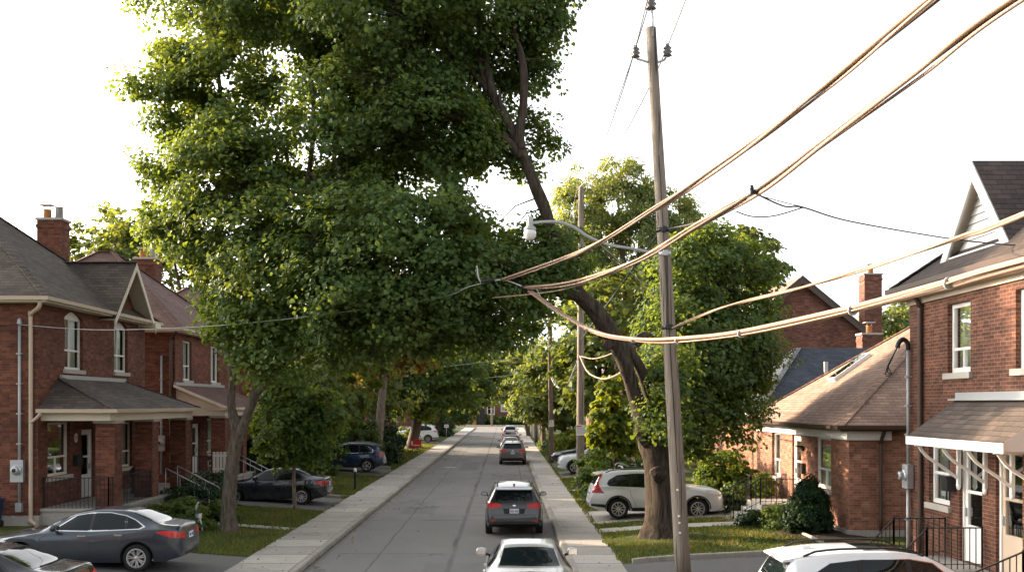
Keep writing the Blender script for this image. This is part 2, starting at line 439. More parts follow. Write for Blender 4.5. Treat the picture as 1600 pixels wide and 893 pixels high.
# ================================================================= ground, road, pavements
def strip(name, xs, y0, y1, zf, mat, dz=0.0, step=6.0, kind='structure'):
    mb = MB(); n = max(1, int((y1-y0)/step)); ys = [lerp(y0, y1, i/n) for i in range(n+1)]
    g = [[mb.bm.verts.new((x, y, zf(x)+dz)) for x in xs] for y in ys]
    for i in range(n):
        for k in range(len(xs)-1):
            mb.bm.faces.new((g[i][k], g[i][k+1], g[i+1][k+1], g[i+1][k]))
    o = mb.build(name, mat, fix=False)
    if kind: o['kind'] = kind
    return o
END = 176.0
g = MB(); g.face([(-900, -60, -.06), (900, -60, -.06), (900, 1500, -.06), (-900, 1500, -.06)])
tag(g.build('ground', M['turf'], fix=False), kind='structure')
strip('road', [-5.24, -3, -1, 1.65], -30, END, lambda x: 0, M['road'])
strip('cross_road', [-160, -5.24, 1.65, 160], END, END+11, lambda x: .002, M['road'], step=11)
strip('lawn_ground', [-160, -60, -16, -13.6, -12, -10, -8.5, -7.6, -6.95], -30, END-3, zg, M['turf'])
strip('lawn_ground', [3.0, 3.6, 4.5, 5.6, 7, 8.5, 10, 14, 60, 160], -30, END-3, zg, M['turf'])
strip('lawn_ground', [-160, 160], END+13, END+150, lambda x: .16, M['turf'], step=40)
def pavement(name, x0, x1, y0, y1):
    mb = MB(); mb.box(x0, x1, y0, y1, -.1, .138); o = mb.build(name, M['walk']); o['kind'] = 'structure'
pavement('pavement', -7.0, -5.42, -30, END-4)
pavement('pavement', 1.83, 3.04, -30, END-4)
pavement('pavement', -160, 160, END+11.2, END+13.2)
def kerb(name, x0, x1, side):
    mb = MB(); ys = np.arange(-30, END-2, .75); rnd = random.Random(side)
    prof = []
    for y in ys:
        d = .016*noise.noise(V((y*.7, side, 0)))+.008*noise.noise(V((y*2.9, side, 3)))
        h = .128+.01*noise.noise(V((y*.5, side, 9)))
        if side < 0: prof.append([(x0, y, -.05), (x0, y, h), (x1-.03+d, y, h), (x1+d, y, h-.03), (x1+.02+d, y, -.05)])
        else: prof.append([(x1, y, -.05), (x1, y, h), (x0+.03+d, y, h), (x0+d, y, h-.03), (x0-.02+d, y, -.05)])
    vs = [[mb.bm.verts.new(p) for p in q] for q in prof]
    for a, b in zip(vs, vs[1:]):
        for k in range(4): mb.bm.faces.new((a[k], a[k+1], b[k+1], b[k]))
    o = mb.build(name, M['kerb']); o['kind'] = 'structure'
kerb('kerb', -5.42, -5.24, -1); kerb('kerb', 1.65, 1.83, 1)
XL = [-16, -13.6, -12, -10, -8.5, -7.6, -6.98]; XR = [3.02, 3.6, 4.5, 5.6, 7, 8.5, 10.5]
def drive(side, y0, y1, mat, xend=None, dz=.012, name='driveway'):
    xs = [x for x in (XL if side < 0 else XR) if xend is None or (x > xend if side < 0 else x < xend)]
    if xend is not None: xs = [xend]+xs if side < 0 else xs+[xend]
    strip(name, xs, y0, y1, zg, mat, dz)
drive(-1, 17.2, 27.0, M['drive']); drive(-1, 38.6, 43.5, M['drive']); drive(-1, 57.3, 63.0, M['drive']); drive(-1, 101, 107, M['walk'])
drive(1, 14.5, 25.8, M['drive']); drive(1, 34.4, 38.3, M['walk']); drive(1, 55.8, 60.5, M['drive']); drive(1, 65, 69, M['drive'])
drive(-1, 32.7, 33.35, M['walk'], -11.4, name='path'); drive(1, 32.1, 33.1, M['walk'], 7.9, name='path')
drive(-1, 44.4, 45.2, M['walk'], -12, name='path'); drive(1, 47.2, 48, M['walk'], 9, name='path')
def edging(x0, x1, y, w, h, name='kerb'):
    mb = MB(); n = 14
    pts = []
    for i in range(n+1):
        x = lerp(x0, x1, i/n); z = zg(x); c = .9 if i in (0, n) else 1
        pts.append([(x, y-w/2, z-.06), (x, y-w/2, z+h*c-.015), (x, y-w/2+.02, z+h*c), (x, y+w/2-.02, z+h*c), (x, y+w/2, z+h*c-.015), (x, y+w/2, z-.06)])
    vs = [[mb.bm.verts.new(p) for p in q] for q in pts]
    for a, b in zip(vs, vs[1:]):
        for k in range(5): mb.bm.faces.new((a[k], a[k+1], b[k+1], b[k]))
    mb.bm.faces.new(vs[0]); mb.bm.faces.new(vs[-1])
    o = mb.build(name, M['kerb']); o['kind'] = 'structure'
edging(3.3, 9.3, 25.95, .16, .13); edging(-10.2, -7.25, 43.65, .18, .14); edging(-10, -7.3, 63.2, .2, .16)
# garden beds and pile of soil round the big trunk
def bed(cx, cy, rx, ry, h, mat, name='garden_soil'):
    mb = MB(); n = 22; top = []
    rings = []
    for f, zz in ((1, -.03), (.75, .5), (.35, .92), (.02, 1)):
        ring = []
        for k in range(n):
            a = 2*math.pi*k/n; w = 1+.14*noise.noise(V((math.cos(a)*1.5+cx, math.sin(a)*1.5, cy)))
            x, y = cx+rx*f*w*math.cos(a), cy+ry*f*w*math.sin(a)
            ring.append(mb.bm.verts.new((x, y, zg(x)+h*zz)))
        rings.append(ring)
    for a, b in zip(rings, rings[1:]):
        for k in range(n): mb.bm.faces.new((a[k], a[(k+1) % n], b[(k+1) % n], b[k])).smooth = True
    mb.bm.faces.new(rings[-1])
    o = mb.build(name, mat); o['kind'] = 'structure'
bed(4.75, 29.9, 1.9, 1.6, .10, M['turf'], 'lawn_mound')
bed(9.2, 29.5, 1.3, 2.2, .1, M['soil']); bed(-11.1, 35.5, 1.6, 2.6, .12, M['soil']); bed(-11.2, 30.6, 1.0, 2.2, .1, M['soil'])
# manhole
mb = MB(); c = V((-3.75, 67.2, 0)); mb.lathe([(.02, .012), (.36, .012), (.39, .008), (.44, .006)], c, sides=28)
tag(mb.build('manhole_cover', M['conc']), 'pale round manhole cover in the left lane of the road', 'manhole cover')
# ---------------------------------------------------------------- grass blades
def blades(name, rects, per, seed, hh=(.05, .11)):
    rg = np.random.default_rng(seed); xs, ys = [], []
    for x0, x1, y0, y1 in rects:
        n = int((x1-x0)*(y1-y0)*per); xs.append(rg.uniform(x0, x1, n)); ys.append(rg.uniform(y0, y1, n))
    x = np.concatenate(xs); y = np.concatenate(ys); n = len(x)
    z = np.interp(x, [q[0] for q in LGr], [q[1] for q in LGr]) if x.mean() < 0 else np.interp(x, [q[0] for q in RG], [q[1] for q in RG])
    patch = np.array([noise.noise(V((a*.9, b*.9, seed))) for a, b in zip(x, y)])
    h = rg.uniform(hh[0], hh[1], n)*(1+.5*patch); a = rg.uniform(0, 2*np.pi, n); w = rg.uniform(.008, .02, n)*(1+y/60)
    le = rg.uniform(0, .07, n); la = rg.uniform(0, 2*np.pi, n)
    v = np.empty((n, 3, 3))
    v[:, 0] = np.stack([x-np.cos(a)*w, y-np.sin(a)*w, z-.01], 1); v[:, 1] = np.stack([x+np.cos(a)*w, y+np.sin(a)*w, z-.01], 1)
    v[:, 2] = np.stack([x+np.cos(la)*le, y+np.sin(la)*le, z+h], 1)
    tint = np.clip(.45+.55*patch+rg.normal(0, .22, n), 0, 1)
    o = rawmesh(name, v.reshape(-1, 3), np.arange(n*3).reshape(-1, 3), M['blade'], tint)
    tag(o, kind='stuff')
    return o
def rawmesh(name, verts, faces, mat, tint=None, parent=None, smooth=False):
    nf, k = faces.shape
    me = bpy.data.meshes.new(name)
    if parent is not None: verts = verts-np.array(origin(parent))
    me.vertices.add(len(verts)); me.vertices.foreach_set('co', np.ascontiguousarray(verts, np.float32).ravel())
    me.loops.add(nf*k); me.loops.foreach_set('vertex_index', np.ascontiguousarray(faces, np.int32).ravel())
    me.polygons.add(nf); me.polygons.foreach_set('loop_start', np.arange(0, nf*k, k, dtype=np.int32))
    me.polygons.foreach_set('loop_total', np.full(nf, k, np.int32))
    me.update(calc_edges=True)
    if tint is not None:
        at = me.attributes.new('tint', 'FLOAT', 'FACE'); at.data.foreach_set('value', np.ascontiguousarray(np.repeat(tint, nf//len(tint)), np.float32))
    me.materials.append(mat)
    o = bpy.data.objects.new(name, me); COL.objects.link(o)
    if parent is not None: o.parent = parent
    return o
tag(blades('grass', [(-13, -7.02, 27.05, 32.65), (-13, -7.02, 33.4, 38.5), (-13, -7.02, 43.8, 57.2)], 300, 1), 'cut green and straw coloured grass of the left front lawns')
tag(blades('grass', [(3.06, 9.0, 26.1, 32.05), (3.06, 9.0, 33.15, 34.35), (3.06, 9, 38.4, 47.1), (3.06, 9, 48.1, 55.7)], 300, 2), 'cut green and straw coloured grass of the right front lawns')
tag(blades('grass', [(-9.5, -7.02, 63.4, 101)], 130, 3, (.08, .16)), 'longer grass beside the left pavement far up the street')
tag(blades('grass', [(-13.4, -6.98, 26.99, 27.1), (-9, -6.97, 27.1, 38.5), (-7.1, -6.93, 27, 100)], 45, 4, (.08, .17)), 'uncut grass tufts along the left pavement edge')
tag(blades('grass', [(2.97, 3.12, 26, 100), (3.4, 6.6, 28.2, 31.5)], 90, 5, (.10, .2)), 'uncut grass tufts along the right pavement edge')

def litter(name, rects, seed):
    rg = np.random.default_rng(seed); X, Y, Zs = [], [], []
    for x0, x1, y0, y1, n, zf in rects:
        x = rg.uniform(x0, x1, n) if zf != 'k' else x0+(x1-x0)*rg.random(n)**3
        y = rg.uniform(y0, y1, n); X.append(x); Y.append(y); Zs.append(np.array([zg(q)+.012 for q in x]))
    x, y, z = (np.concatenate(q) for q in (X, Y, Zs)); n = len(x); a = rg.uniform(0, 6.28, n); s = rg.uniform(.025, .06, n)
    v = np.empty((n, 4, 3))
    for k, (u, w) in enumerate(((-1, 0), (0, -.55), (1, 0), (0, .55))):
        v[:, k] = np.stack([x+s*(u*np.cos(a)-w*np.sin(a)), y+s*(u*np.sin(a)+w*np.cos(a)), z+rg.uniform(0, .03, n)*(k % 2)], 1)
    o = rawmesh(name, v.reshape(-1, 3), np.arange(n*4).reshape(-1, 4), M['leaf_dry_sunlit'], rg.random(n)); tag(o, 'dry fallen leaves and grit along the kerbs and lawns', kind='stuff')
litter('fallen_leaves', [(-5.22, -4.3, 18, 110, 900, 'k'), (1.63, .9, 18, 110, 500, 'k'), (-7, -5.5, 20, 90, 120, ''), (1.9, 3, 20, 90, 100, ''), (-12, -7, 27, 38, 260, ''), (3.1, 9, 26, 34, 320, ''), (-5, 1.5, 18, 100, 110, '')], 8)
# ================================================================= houses
Z = V((0, 0, 1))
class Face:
    """a wall plane: origin O (bottom corner), horizontal direction u, outward normal n"""
    def __init__(s, O, u, n): s.O, s.u, s.n = V(O), V(u), V(n)
    def p(s, a, b, c=0.0): return s.O+s.u*a+Z*b+s.n*c
    def bx(s, mb, a0, a1, b0, b1, c0, c1, mi=0):
        mb.obox(s.p((a0+a1)/2, (b0+b1)/2, (c0+c1)/2), s.u*((a1-a0)/2), s.n*((c1-c0)/2), Z*((b1-b0)/2), mi)
def wall(mb, fc, W, H, ops=(), mi=0, rec=.13):
    us = sorted({0, W, *[o[0] for o in ops], *[o[1] for o in ops]}); vs = sorted({0, H, *[o[2] for o in ops], *[o[3] for o in ops]})
    for a0, a1 in zip(us, us[1:]):
        for b0, b1 in zip(vs, vs[1:]):
            ca, cb = (a0+a1)/2, (b0+b1)/2
            if any(o[0] < ca < o[1] and o[2] < cb < o[3] for o in ops): continue
            mb.face([fc.p(a0, b0), fc.p(a1, b0), fc.p(a1, b1), fc.p(a0, b1)], mi)
    for a0, a1, b0, b1 in [o[:4] for o in ops]:
        for q in (((a0, b0), (a1, b0)), ((a1, b0), (a1, b1)), ((a1, b1), (a0, b1)), ((a0, b1), (a0, b0))):
            mb.face([fc.p(*q[0]), fc.p(*q[1]), fc.p(*q[1], -rec-.05), fc.p(*q[0], -rec-.05)], mi)
def spandrel(mb, fc, o, rise, mi=0):
    """brick above a segmental arch, filling the two corners of a rectangular opening flush with the wall"""
    a0, a1, b0, b1 = o; n = 8; mid = (a0+a1)/2
    arc = [(a0+(a1-a0)*i/n, b1-rise+rise*(1-((2*i/n)-1)**2)) for i in range(n+1)]
    for (x0, z0), (x1, z1) in zip(arc, arc[1:]):
        mb.face([fc.p(x0, z0), fc.p(x1, z1), fc.p(x1, b1), fc.p(x0, b1)], mi)
        mb.face([fc.p(x0, z0), fc.p(x1, z1), fc.p(x1, z1, -.18), fc.p(x0, z0, -.18)], mi)
def window(house, fc, o, rec=.10, rails=(('h', .5),), curtain=1, sill=True, fr=.065, mat='white', arch=0, sillmat='stone', head=0):
    a0, a1, b0, b1 = o
    mb = MB(); d0, d1 = -rec-.06, -rec
    fc.bx(mb, a0, a0+fr, b0, b1, d0, d1); fc.bx(mb, a1-fr, a1, b0, b1, d0, d1)
    fc.bx(mb, a0+fr, a1-fr, b0, b0+fr*1.2, d0, d1); fc.bx(mb, a0+fr, a1-fr, b1-fr-arch*.9, b1, d0, d1-.002)
    wi, hi = a1-a0-2*fr, b1-b0-2*fr-arch*.9
    for r in rails:
        if r[0] == 'h':
            z = b0+fr+hi*r[1]; fc.bx(mb, a0+fr, a1-fr, z-.028, z+.028, d0+.005, d1-.004)
        else:
            x = a0+fr+wi*r[1]; lo, hi2 = (r[2], r[3]) if len(r) > 2 else (0, 1)
            fc.bx(mb, x-.024, x+.024, b0+fr+hi*lo, b0+fr+hi*hi2, d0+.007, d1-.007)
    w = mb.build('window', M[mat], house)
    mb = MB(); mb.face([fc.p(a0+fr*.5, b0+fr*.5, d0+.02), fc.p(a1-fr*.5, b0+fr*.5, d0+.02), fc.p(a1-fr*.5, b1-fr*.5, d0+.02), fc.p(a0+fr*.5, b1-fr*.5, d0+.02)])
    mb.build('pane', M['pane'], w)
    if curtain:
        mb = MB(); n = 26; rows = []
        spans = [(a0, a1)] if curtain == 1 else [(a0, lerp(a0, a1, .36)), (lerp(a0, a1, .62), a1)]
        for s0, s1 in spans:
            pr = None
            for i in range(n+1):
                x = lerp(s0, s1, i/n); c = d0-.10+.028*math.sin(i*1.9)+.015*noise.noise(V((x*9, fc.O.y, b0)))
                q = (fc.p(x, b0-.02, c), fc.p(x, b1+.02, c))
                if pr: mb.face([pr[0], q[0], q[1], pr[1]], smooth=True)
                pr = q
        mb.build('curtain', M['curtain'], w)
    mb = MB(); fc.bx(mb, a0-.05, a1+.05, b0-.05, b1+.05, d0-1.2, d0-1.15); mb.build('room_back', M['interior'], w)
    if sill:
        mb = MB(); fc.bx(mb, a0-.09, a1+.09, b0-.13, b0-.004, -rec-.02, .075); mb.build('sill', M[sillmat], w)
    return w
def door(house, fc, o, rec=.1, mat='white', glassed=True, frame='white'):
    a0, a1, b0, b1 = o
    mb = MB(); d0, d1 = -rec-.05, -rec
    for q in ((a0, a0+.07, b0, b1), (a1-.07, a1, b0, b1), (a0+.07, a1-.07, b1-.07, b1)): fc.bx(mb, *q, d0, d1+.03, 0)
    x0, x1, z0, z1 = a0+.07, a1-.07, b0+.02, b1-.07
    fc.bx(mb, x0, x0+.11, z0, z1, d0, d1, 1); fc.bx(mb, x1-.11, x1, z0, z1, d0, d1, 1)
    fc.bx(mb, x0+.11, x1-.11, z1-.11, z1, d0, d1, 1); fc.bx(mb, x0+.11, x1-.11, z0, z0+(.75 if glassed else z1-z0-.12), d0, d1, 1)
    if glassed:
        zm = lerp(z0+.75, z1-.11, .45); fc.bx(mb, x0+.11, x1-.11, zm-.03, zm+.03, d0, d1, 1)
    dr = mb.build('door', [M[frame], M[mat]], house)
    if glassed:
        mb = MB(); mb.face([fc.p(x0+.1, z0+.7, d0+.02), fc.p(x1-.1, z0+.7, d0+.02), fc.p(x1-.1, z1-.1, d0+.02), fc.p(x0+.1, z1-.1, d0+.02)]); mb.build('pane', M['pane'], dr)
        mb = MB(); fc.bx(mb, x0-.05, x1+.05, z0-.05, z1+.05, d0-.5, d0-.45); mb.build('inner_door', M['interior'], dr)
    mb = MB(); fc.bx(mb, x1-.085, x1-.035, z0+.92, z0+1.1, d1, d1+.045); mb.build('handle', M['steel'], dr)
    return dr
def hip(mb, x0, x1, y0, y1, z, h, rx0=None, rx1=None, ry0=None, ry1=None, fas=.16, mi=0, mt=1):
    """hipped roof on a rectangle; ridge box rx0..rx1, ry0..ry1 (a point gives a pyramid)"""
    a = [V((x0, y0, z)), V((x1, y0, z)), V((x1, y1, z)), V((x0, y1, z))]
    b = [V((rx0, ry0, z+h)), V((rx1, ry0, z+h)), V((rx1, ry1, z+h)), V((rx0, ry1, z+h))]
    for i in range(4):
        j = (i+1) % 4; pts = [a[i], a[j]]
        if (b[j]-b[i]).length > .01: pts += [b[j], b[i]]
        else: pts += [b[i]]
        mb.face(pts, mi)
    mb.face([p-V((0, 0, fas)) for p in a], mt)
    for i in range(4):
        j = (i+1) % 4; mb.face([a[i]-V((0, 0, fas)), a[j]-V((0, 0, fas)), a[j], a[i]], mt)
    for i in range(4):                              # ridge caps along the hips
        d = (b[i]-a[i]); n = max(3, int(d.length/.28))
        for k in range(n):
            p, q = a[i]+d*(k/n), a[i]+d*((k+1)/n)
            mb.bar(p+Z*.012, q+Z*.004, .24, .035, mi)
    if (b[1]-b[0]).length > .01 and (b[2]-b[1]).length < .01: mb.bar(b[0], b[1], .24, .05, mi)
    if (b[2]-b[1]).length > .01 and (b[1]-b[0]).length < .01: mb.bar(b[1], b[2], .24, .05, mi)
def gutter(house, x0, x1, y0, y1, z, mat='beige'):
    mb = MB(); w = .11; h = .11
    mb.box(x0-w, x1+w, y0-w, y0, z-h, z); mb.box(x0-w, x1+w, y1, y1+w, z-h, z)
    mb.box(x0-w, x0, y0, y1, z-h, z); mb.box(x1, x1+w, y0, y1, z-h, z)
    return mb.build('gutter', M[mat], house)
def chimney(house_roof, cx, cy, w, d, z0, z1, mat, pots=2):
    mb = MB(); mb.box(cx-w/2, cx+w/2, cy-d/2, cy+d/2, z0, z1, 0); mb.box(cx-w/2-.05, cx+w/2+.05, cy-d/2-.05, cy+d/2+.05, z1, z1+.09, 1)
    mb.box(cx-w/2-.03, cx+w/2+.03, cy-d/2-.03, cy+d/2+.03, z1-.30, z1-.16, 0)
    for k in range(pots):
        px = cx+(k-(pots-1)/2)*w*.48; hh = .34+.1*k
        mb.lathe([(.15, z1+.09), (.14, z1+.09+hh), (.17, z1+.11+hh), (.13, z1+.12+hh)], (px, cy, 0), sides=12, mi=2+k % 2)
        if k == 0 or pots == 1:
            for q in (-1, 1): mb.box(px+q*.1-.01, px+q*.1+.01, cy-.01, cy+.01, z1+.1+hh, z1+.26+hh, 3)
            mb.box(px-.24, px+.24, cy-.22, cy+.22, z1+.26+hh, z1+.29+hh, 3)
    return mb.build('chimney', [mat, M['stone'], M['orange_wood'], M['steel']], house_roof)
def railing(mb, pts, h=.9, gap=.115, r=.008):
    """iron railing along a list of floor points"""
    for a, b in zip(pts, pts[1:]):
        a, b = V(a), V(b); L = (b-a).length; n = max(1, int(L/gap))
        mb.bar(a+Z*h, b+Z*h, .035, .022); mb.bar(a+Z*.1, b+Z*.1, .022, .014)
        for i in range(n+1):
            p = lerp(a, b, i/n); e = .016 if i in (0, n) else r
            mb.bar(p, p+Z*(h+(.03 if i in (0, n) else 0)), e*2, e*2, up=V((1, 0, 0)))
def pipe(name, pts, r, mat, parent, clips=0):
    mb = MB(); mb.tube(smooth_path(pts, 5) if len(pts) > 2 else pts, r, 8)
    if clips:
        a, b = V(pts[0]), V(pts[-1])
        for k in range(1, clips+1):
            c = lerp(a, b, k/(clips+1)); mb.box(c.x-r*1.6, c.x+r*1.6, c.y-r*1.6, c.y+r*1.6, c.z-.02, c.z+.02)
    return mb.build(name, mat, parent)
def meter(parent, fc, a, b, s=1.0):
    mb = MB(); fc.bx(mb, a-.14*s, a+.14*s, b-.24*s, b+.24*s, .03, .17, 0)
    c = fc.p(a-.0*s, b+.02*s, .17); ax = 'x' if abs(fc.n.x) > .5 else 'y'; sg = fc.n.x+fc.n.y
    mb.lathe([(.11*s, 0), (.11*s, .03*sg), (.085*s, .05*sg), (.08*s, .14*sg), (.05*s, .16*sg)], c, ax, 16, 0)
    mb.lathe([(.045*s, .162*sg), (.02, .165*sg)], c, ax, 12, 1)
    return mb.build('electric_meter', [M['steel'], M['dark']], parent, sharp=40)
def digits(fc, a, b, c, text, h, mat, name, parent, align='CENTER'):
    cu = bpy.data.curves.new(name, 'FONT'); cu.body = text; cu.size = h; cu.align_x = align; cu.align_y = 'CENTER'; cu.extrude = .004
    tmp = bpy.data.objects.new('tmp', cu); COL.objects.link(tmp)
    dg = bpy.context.evaluated_depsgraph_get(); me = bpy.data.meshes.new_from_object(tmp.evaluated_get(dg))
    bpy.data.objects.remove(tmp); bpy.data.curves.remove(cu)
    o = fc.p(a, b, c); u, n = fc.u, fc.n
    if u.cross(Z).dot(n) < 0: u = -u                   # reads left to right from outside
    m = Matrix(((u.x, 0, n.x, o.x), (u.y, 0, n.y, o.y), (u.z, 1, n.z, o.z), (0, 0, 0, 1)))
    me.transform(m); me.materials.clear(); me.materials.append(mat)
    return place(name, me, parent)

XF = -13.8; ZB = .70; ZE = 7.42
def left_house(y0, y1, label, bmat, rmat, ups, downs, doors, gable=None, chim=None, apex=11.4, porch=None, arch=0, pmat=None, detail=True, pots=2):
    xb = XF-9.4
    h = thing('brick_house', label, 'house', (XF, (y0+y1)/2, ZB), group='brick houses along the left side of the street')
    W = y1-y0; fr = Face((XF, y0, ZB-.2), (0, 1, 0), (1, 0, 0)); H = ZE-ZB+.2
    mb = MB()
    cv = lambda o: (o[0]-y0, o[1]-y0, o[2]-ZB+.2, o[3]-ZB+.2)
    U = [cv(o) for o in ups]; D = [cv(o) for o in downs]; K = [cv(o) for o in doors]
    wall(mb, fr, W, H, U+D+K)
    for o in U:
        if arch: spandrel(mb, fr, o, arch)
    sd = Face((xb, y0, ZB-.2), (1, 0, 0), (0, -1, 0)); wall(mb, sd, XF-xb, H)
    wall(mb, Face((xb, y1, ZB-.2), (1, 0, 0), (0, 1, 0)), XF-xb, H); wall(mb, Face((xb, y0, ZB-.2), (0, 1, 0), (-1, 0, 0)), W, H)
    if gable:
        g0, g1, zp = gable; gm = (g0+g1)/2
        mb.face([(XF, g0+.15, ZE), (XF, g1-.15, ZE), (XF, gm, zp-.25)])
    mb.build('wall', bmat, h)
    mb = MB(); mb.box(xb+.02, XF+.05, y0-.05, y1-.02, ZB-.5, ZB+.30); mb.build('foundation', M['conc'], h)
    # roof
    mb = MB(); ov = .42; ym = (y0+y1)/2; xm = (XF+xb)/2
    hip(mb, xb-ov, XF+ov, y0-ov, y1+ov, ZE, apex-ZE, xm-.6, xm+.1, ym, ym)
    if gable:
        g0, g1, zp = gable; gm = (g0+g1)/2; zf = ZE+.12; k = (zp-zf)/(gm-g0); e = .32; xe = XF+.55
        for s in (-1, 1):
            foot = gm+s*((gm-g0)+e); zfe = zp-k*((gm-g0)+e)
            for t, mi in ((0, 0), (-.07, 1)):
                mb.face([(xe, gm, zp+t), (xm-.2, gm, zp+t), (xm+2.2, foot, zfe+t), (xe, foot, zfe+t)], mi)
            mb.face([(xe, gm, zp), (xe, foot, zfe), (xe, foot, zfe-.07), (xe, gm, zp-.07)], 1)
        mb.bar((xe, gm, zp+.02), (xm, gm, zp+.02), .24, .04, 0)
    rf = mb.build('roof', [rmat, M['cream']], h)
    if gable:
        mb = MB()
        for s in (-1, 1):
            foot = gm+s*((gm-g0)+e); zfe = zp-k*((gm-g0)+e)
            mb.prism([(xe-.05, gm, zp-.075), (xe-.05, foot, zfe-.075), (xe-.05, foot, zfe-.25), (xe-.05, gm, zp-.27)], (.055, 0, 0))
        # boxed eave return at the far foot of the gable
        mb.box(XF-.02, xe+.1, g1-.05, g1+.55, ZE-.28, ZE-.1)
        mb.build('bargeboard', M['cream'], rf)
    if chim: chimney(rf, *chim, bmat, pots)
    gutter(h, xb-ov, XF+ov, y0-ov, y1+ov, ZE-.0)
    for i, o in enumerate(U): window(h, fr, o, rails=(('v', .42), ('h', .36)) if arch else (('h', .36), ('v', .5, 0, .36)) if i % 2 == 0 else (('v', .45),), curtain=2 if i % 2 == 0 else 1, arch=arch)
    for i, o in enumerate(D): window(h, fr, o, rails=(('h', .34), ('v', .5, 0, .34)), curtain=(0 if i == 0 else 2), mat='cream')
    for o in K: door(h, fr, o)
    return h, fr, rf
def left_porch(h, y0, y1, pillars, bmat, rmat, zfl=1.13, xo=-11.72, ze=4.12, zt=5.1, shed=False, rails=True, steps=None, beam='cream'):
    mb = MB(); mb.box(XF-.0, xo+.02, y0+.1, y1-.1, ZB-.5, zfl-.02, 0); mb.box(XF, xo+.1, y0+.05, y1-.05, zfl-.02, zfl+.06, 0); mb.build('porch_floor', M['conc'], h)
    for y in pillars:
        mb = MB(); mb.box(xo-.62, xo-.04, y-.29, y+.29, zfl+.06, ze-.42, 0); mb.box(xo-.68, xo+.02, y-.34, y+.34, ze-.42, ze-.33, 1); mb.build('porch_pillar', [bmat, M['stone']], h)
    mb = MB(); mb.box(XF, xo-.02, y0+.12, y0+.40, ze-.33, ze-.02); mb.box(xo-.34, xo, y0+.40, y1-.1, ze-.332, ze-.022)
    if shed:
        mb.prism([(XF, y0+.2, ze), (xo+.1, y0+.2, ze), (XF, y0+.2, zt-.12)], (0, .05, 0))
    mb.build('porch_beam', M[beam], h)
    mb = MB(); x1 = xo+.22; a0, a1 = y0-.12, y1+.12
    if shed:
        mb.face([(x1, a0, ze+.02), (x1, a1, ze+.02), (XF, a1, zt), (XF, a0, zt)], 0); mb.face([(x1, a0, ze-.1), (x1, a1, ze-.1), (XF, a1, zt-.12), (XF, a0, zt-.12)], 1)
        mb.face([(x1, a0, ze+.02), (XF, a0, zt), (XF, a0, zt-.12), (x1, a0, ze-.1)], 1); mb.face([(x1, a0, ze+.02), (x1, a1, ze+.02), (x1, a1, ze-.1), (x1, a0, ze-.1)], 1)
    else:
        k = 1.5
        A = [V((XF, a0, ze+.02)), V((x1, a0, ze+.02)), V((x1, a1, ze+.02)), V((XF, a1, ze+.02))]; B = [V((XF, a0+k, zt)), V((XF, a1-k, zt))]
        mb.face([A[0], A[1], B[0]], 0); mb.face([A[1], A[2], B[1], B[0]], 0); mb.face([A[2], A[3], B[1]], 0)
        mb.face([p-Z*.12 for p in A], 1)
        for i in range(3): mb.face([A[i], A[i+1], A[i+1]-Z*.12, A[i]-Z*.12], 1)
        for p, q in ((A[1], B[0]), (A[2], B[1])):
            for i in range(8): mb.bar(lerp(p, q, i/8)+Z*.012, lerp(p, q, (i+1)/8)+Z*.004, .22, .03, 0)
    mb.bar((XF+.03, a0+(.1 if shed else 1.5), zt+.02), (XF+.03, a1-(.1 if shed else 1.5), zt+.02), .1, .14, 2)
    pr = mb.build('porch_roof', [rmat, M[beam], M['lamp']], h)
    mb = MB(); mb.box(x1, x1+.1, a0-.1, a1+.05, ze-.09, ze+.02); mb.box(XF, x1, a0-.1, a0, ze-.09, ze+.02); mb.build('gutter', M['beige'], pr)
    if rails:
        zz = zfl+.06; mb = MB()
        railing(mb, [(XF+.05, y0+.2, zz), (xo-.1, y0+.2, zz)]); railing(mb, [(xo-.1, y0+.2, zz), (xo-.1, pillars[0]-.3, zz)])
        railing(mb, [(xo-.1, pillars[0]+.3, zz), (xo-.1, pillars[1]-.3, zz)])
        mb.build('porch_railing', M['iron'], h)
    if steps:
        s0, s1 = steps; n = 4; mb = MB()
        for i in range(n): mb.box(xo, xo+.15+.3*(n-i), s0, s1, ZB-.6, zfl+.06-(i+1)*(zfl-.45)/(n), 0)
        mb.build('porch_steps', M['conc'], h)
        for y in (s0+.03, s1-.03):
            mb = MB(); a, b = V((xo, y, zfl+.95)), V((xo+1.5, y, .45+.85))
            mb.tube([a, b], .022, 8); mb.tube([a, a-Z*.9], .016, 6); mb.tube([b, b-Z*.9], .016, 6)
            for q in (.33, .66):
                p = lerp(a, b, q); mb.tube([p, p-Z*.9], .009, 5)
            mb.build('handrail', M['steel'], h)
h1, f1, rf1 = left_house(29.4, 38.1, 'nearest red brick house on the left with steep street gable and arched white windows', M['brick_left'], M['roof_grey'],
    [(31.15, 32.5, 5.38, 7.22), (35.1, 36.35, 5.42, 7.22)], [(30.0, 31.55, 2.08, 3.72), (35.4, 36.8, 2.0, 3.62)], [(32.4, 33.35, 1.2, 3.45)],
    gable=(34.15, 37.45, 9.35), chim=(-17.3, 39.0-.9, .92, .75, 8.6, 11.25), arch=.22)
left_porch(h1, 29.45, 37.4, (30.25, 33.45, 36.9), M['brick_left'], M['roof_grey'], steps=(34.3, 35.6))
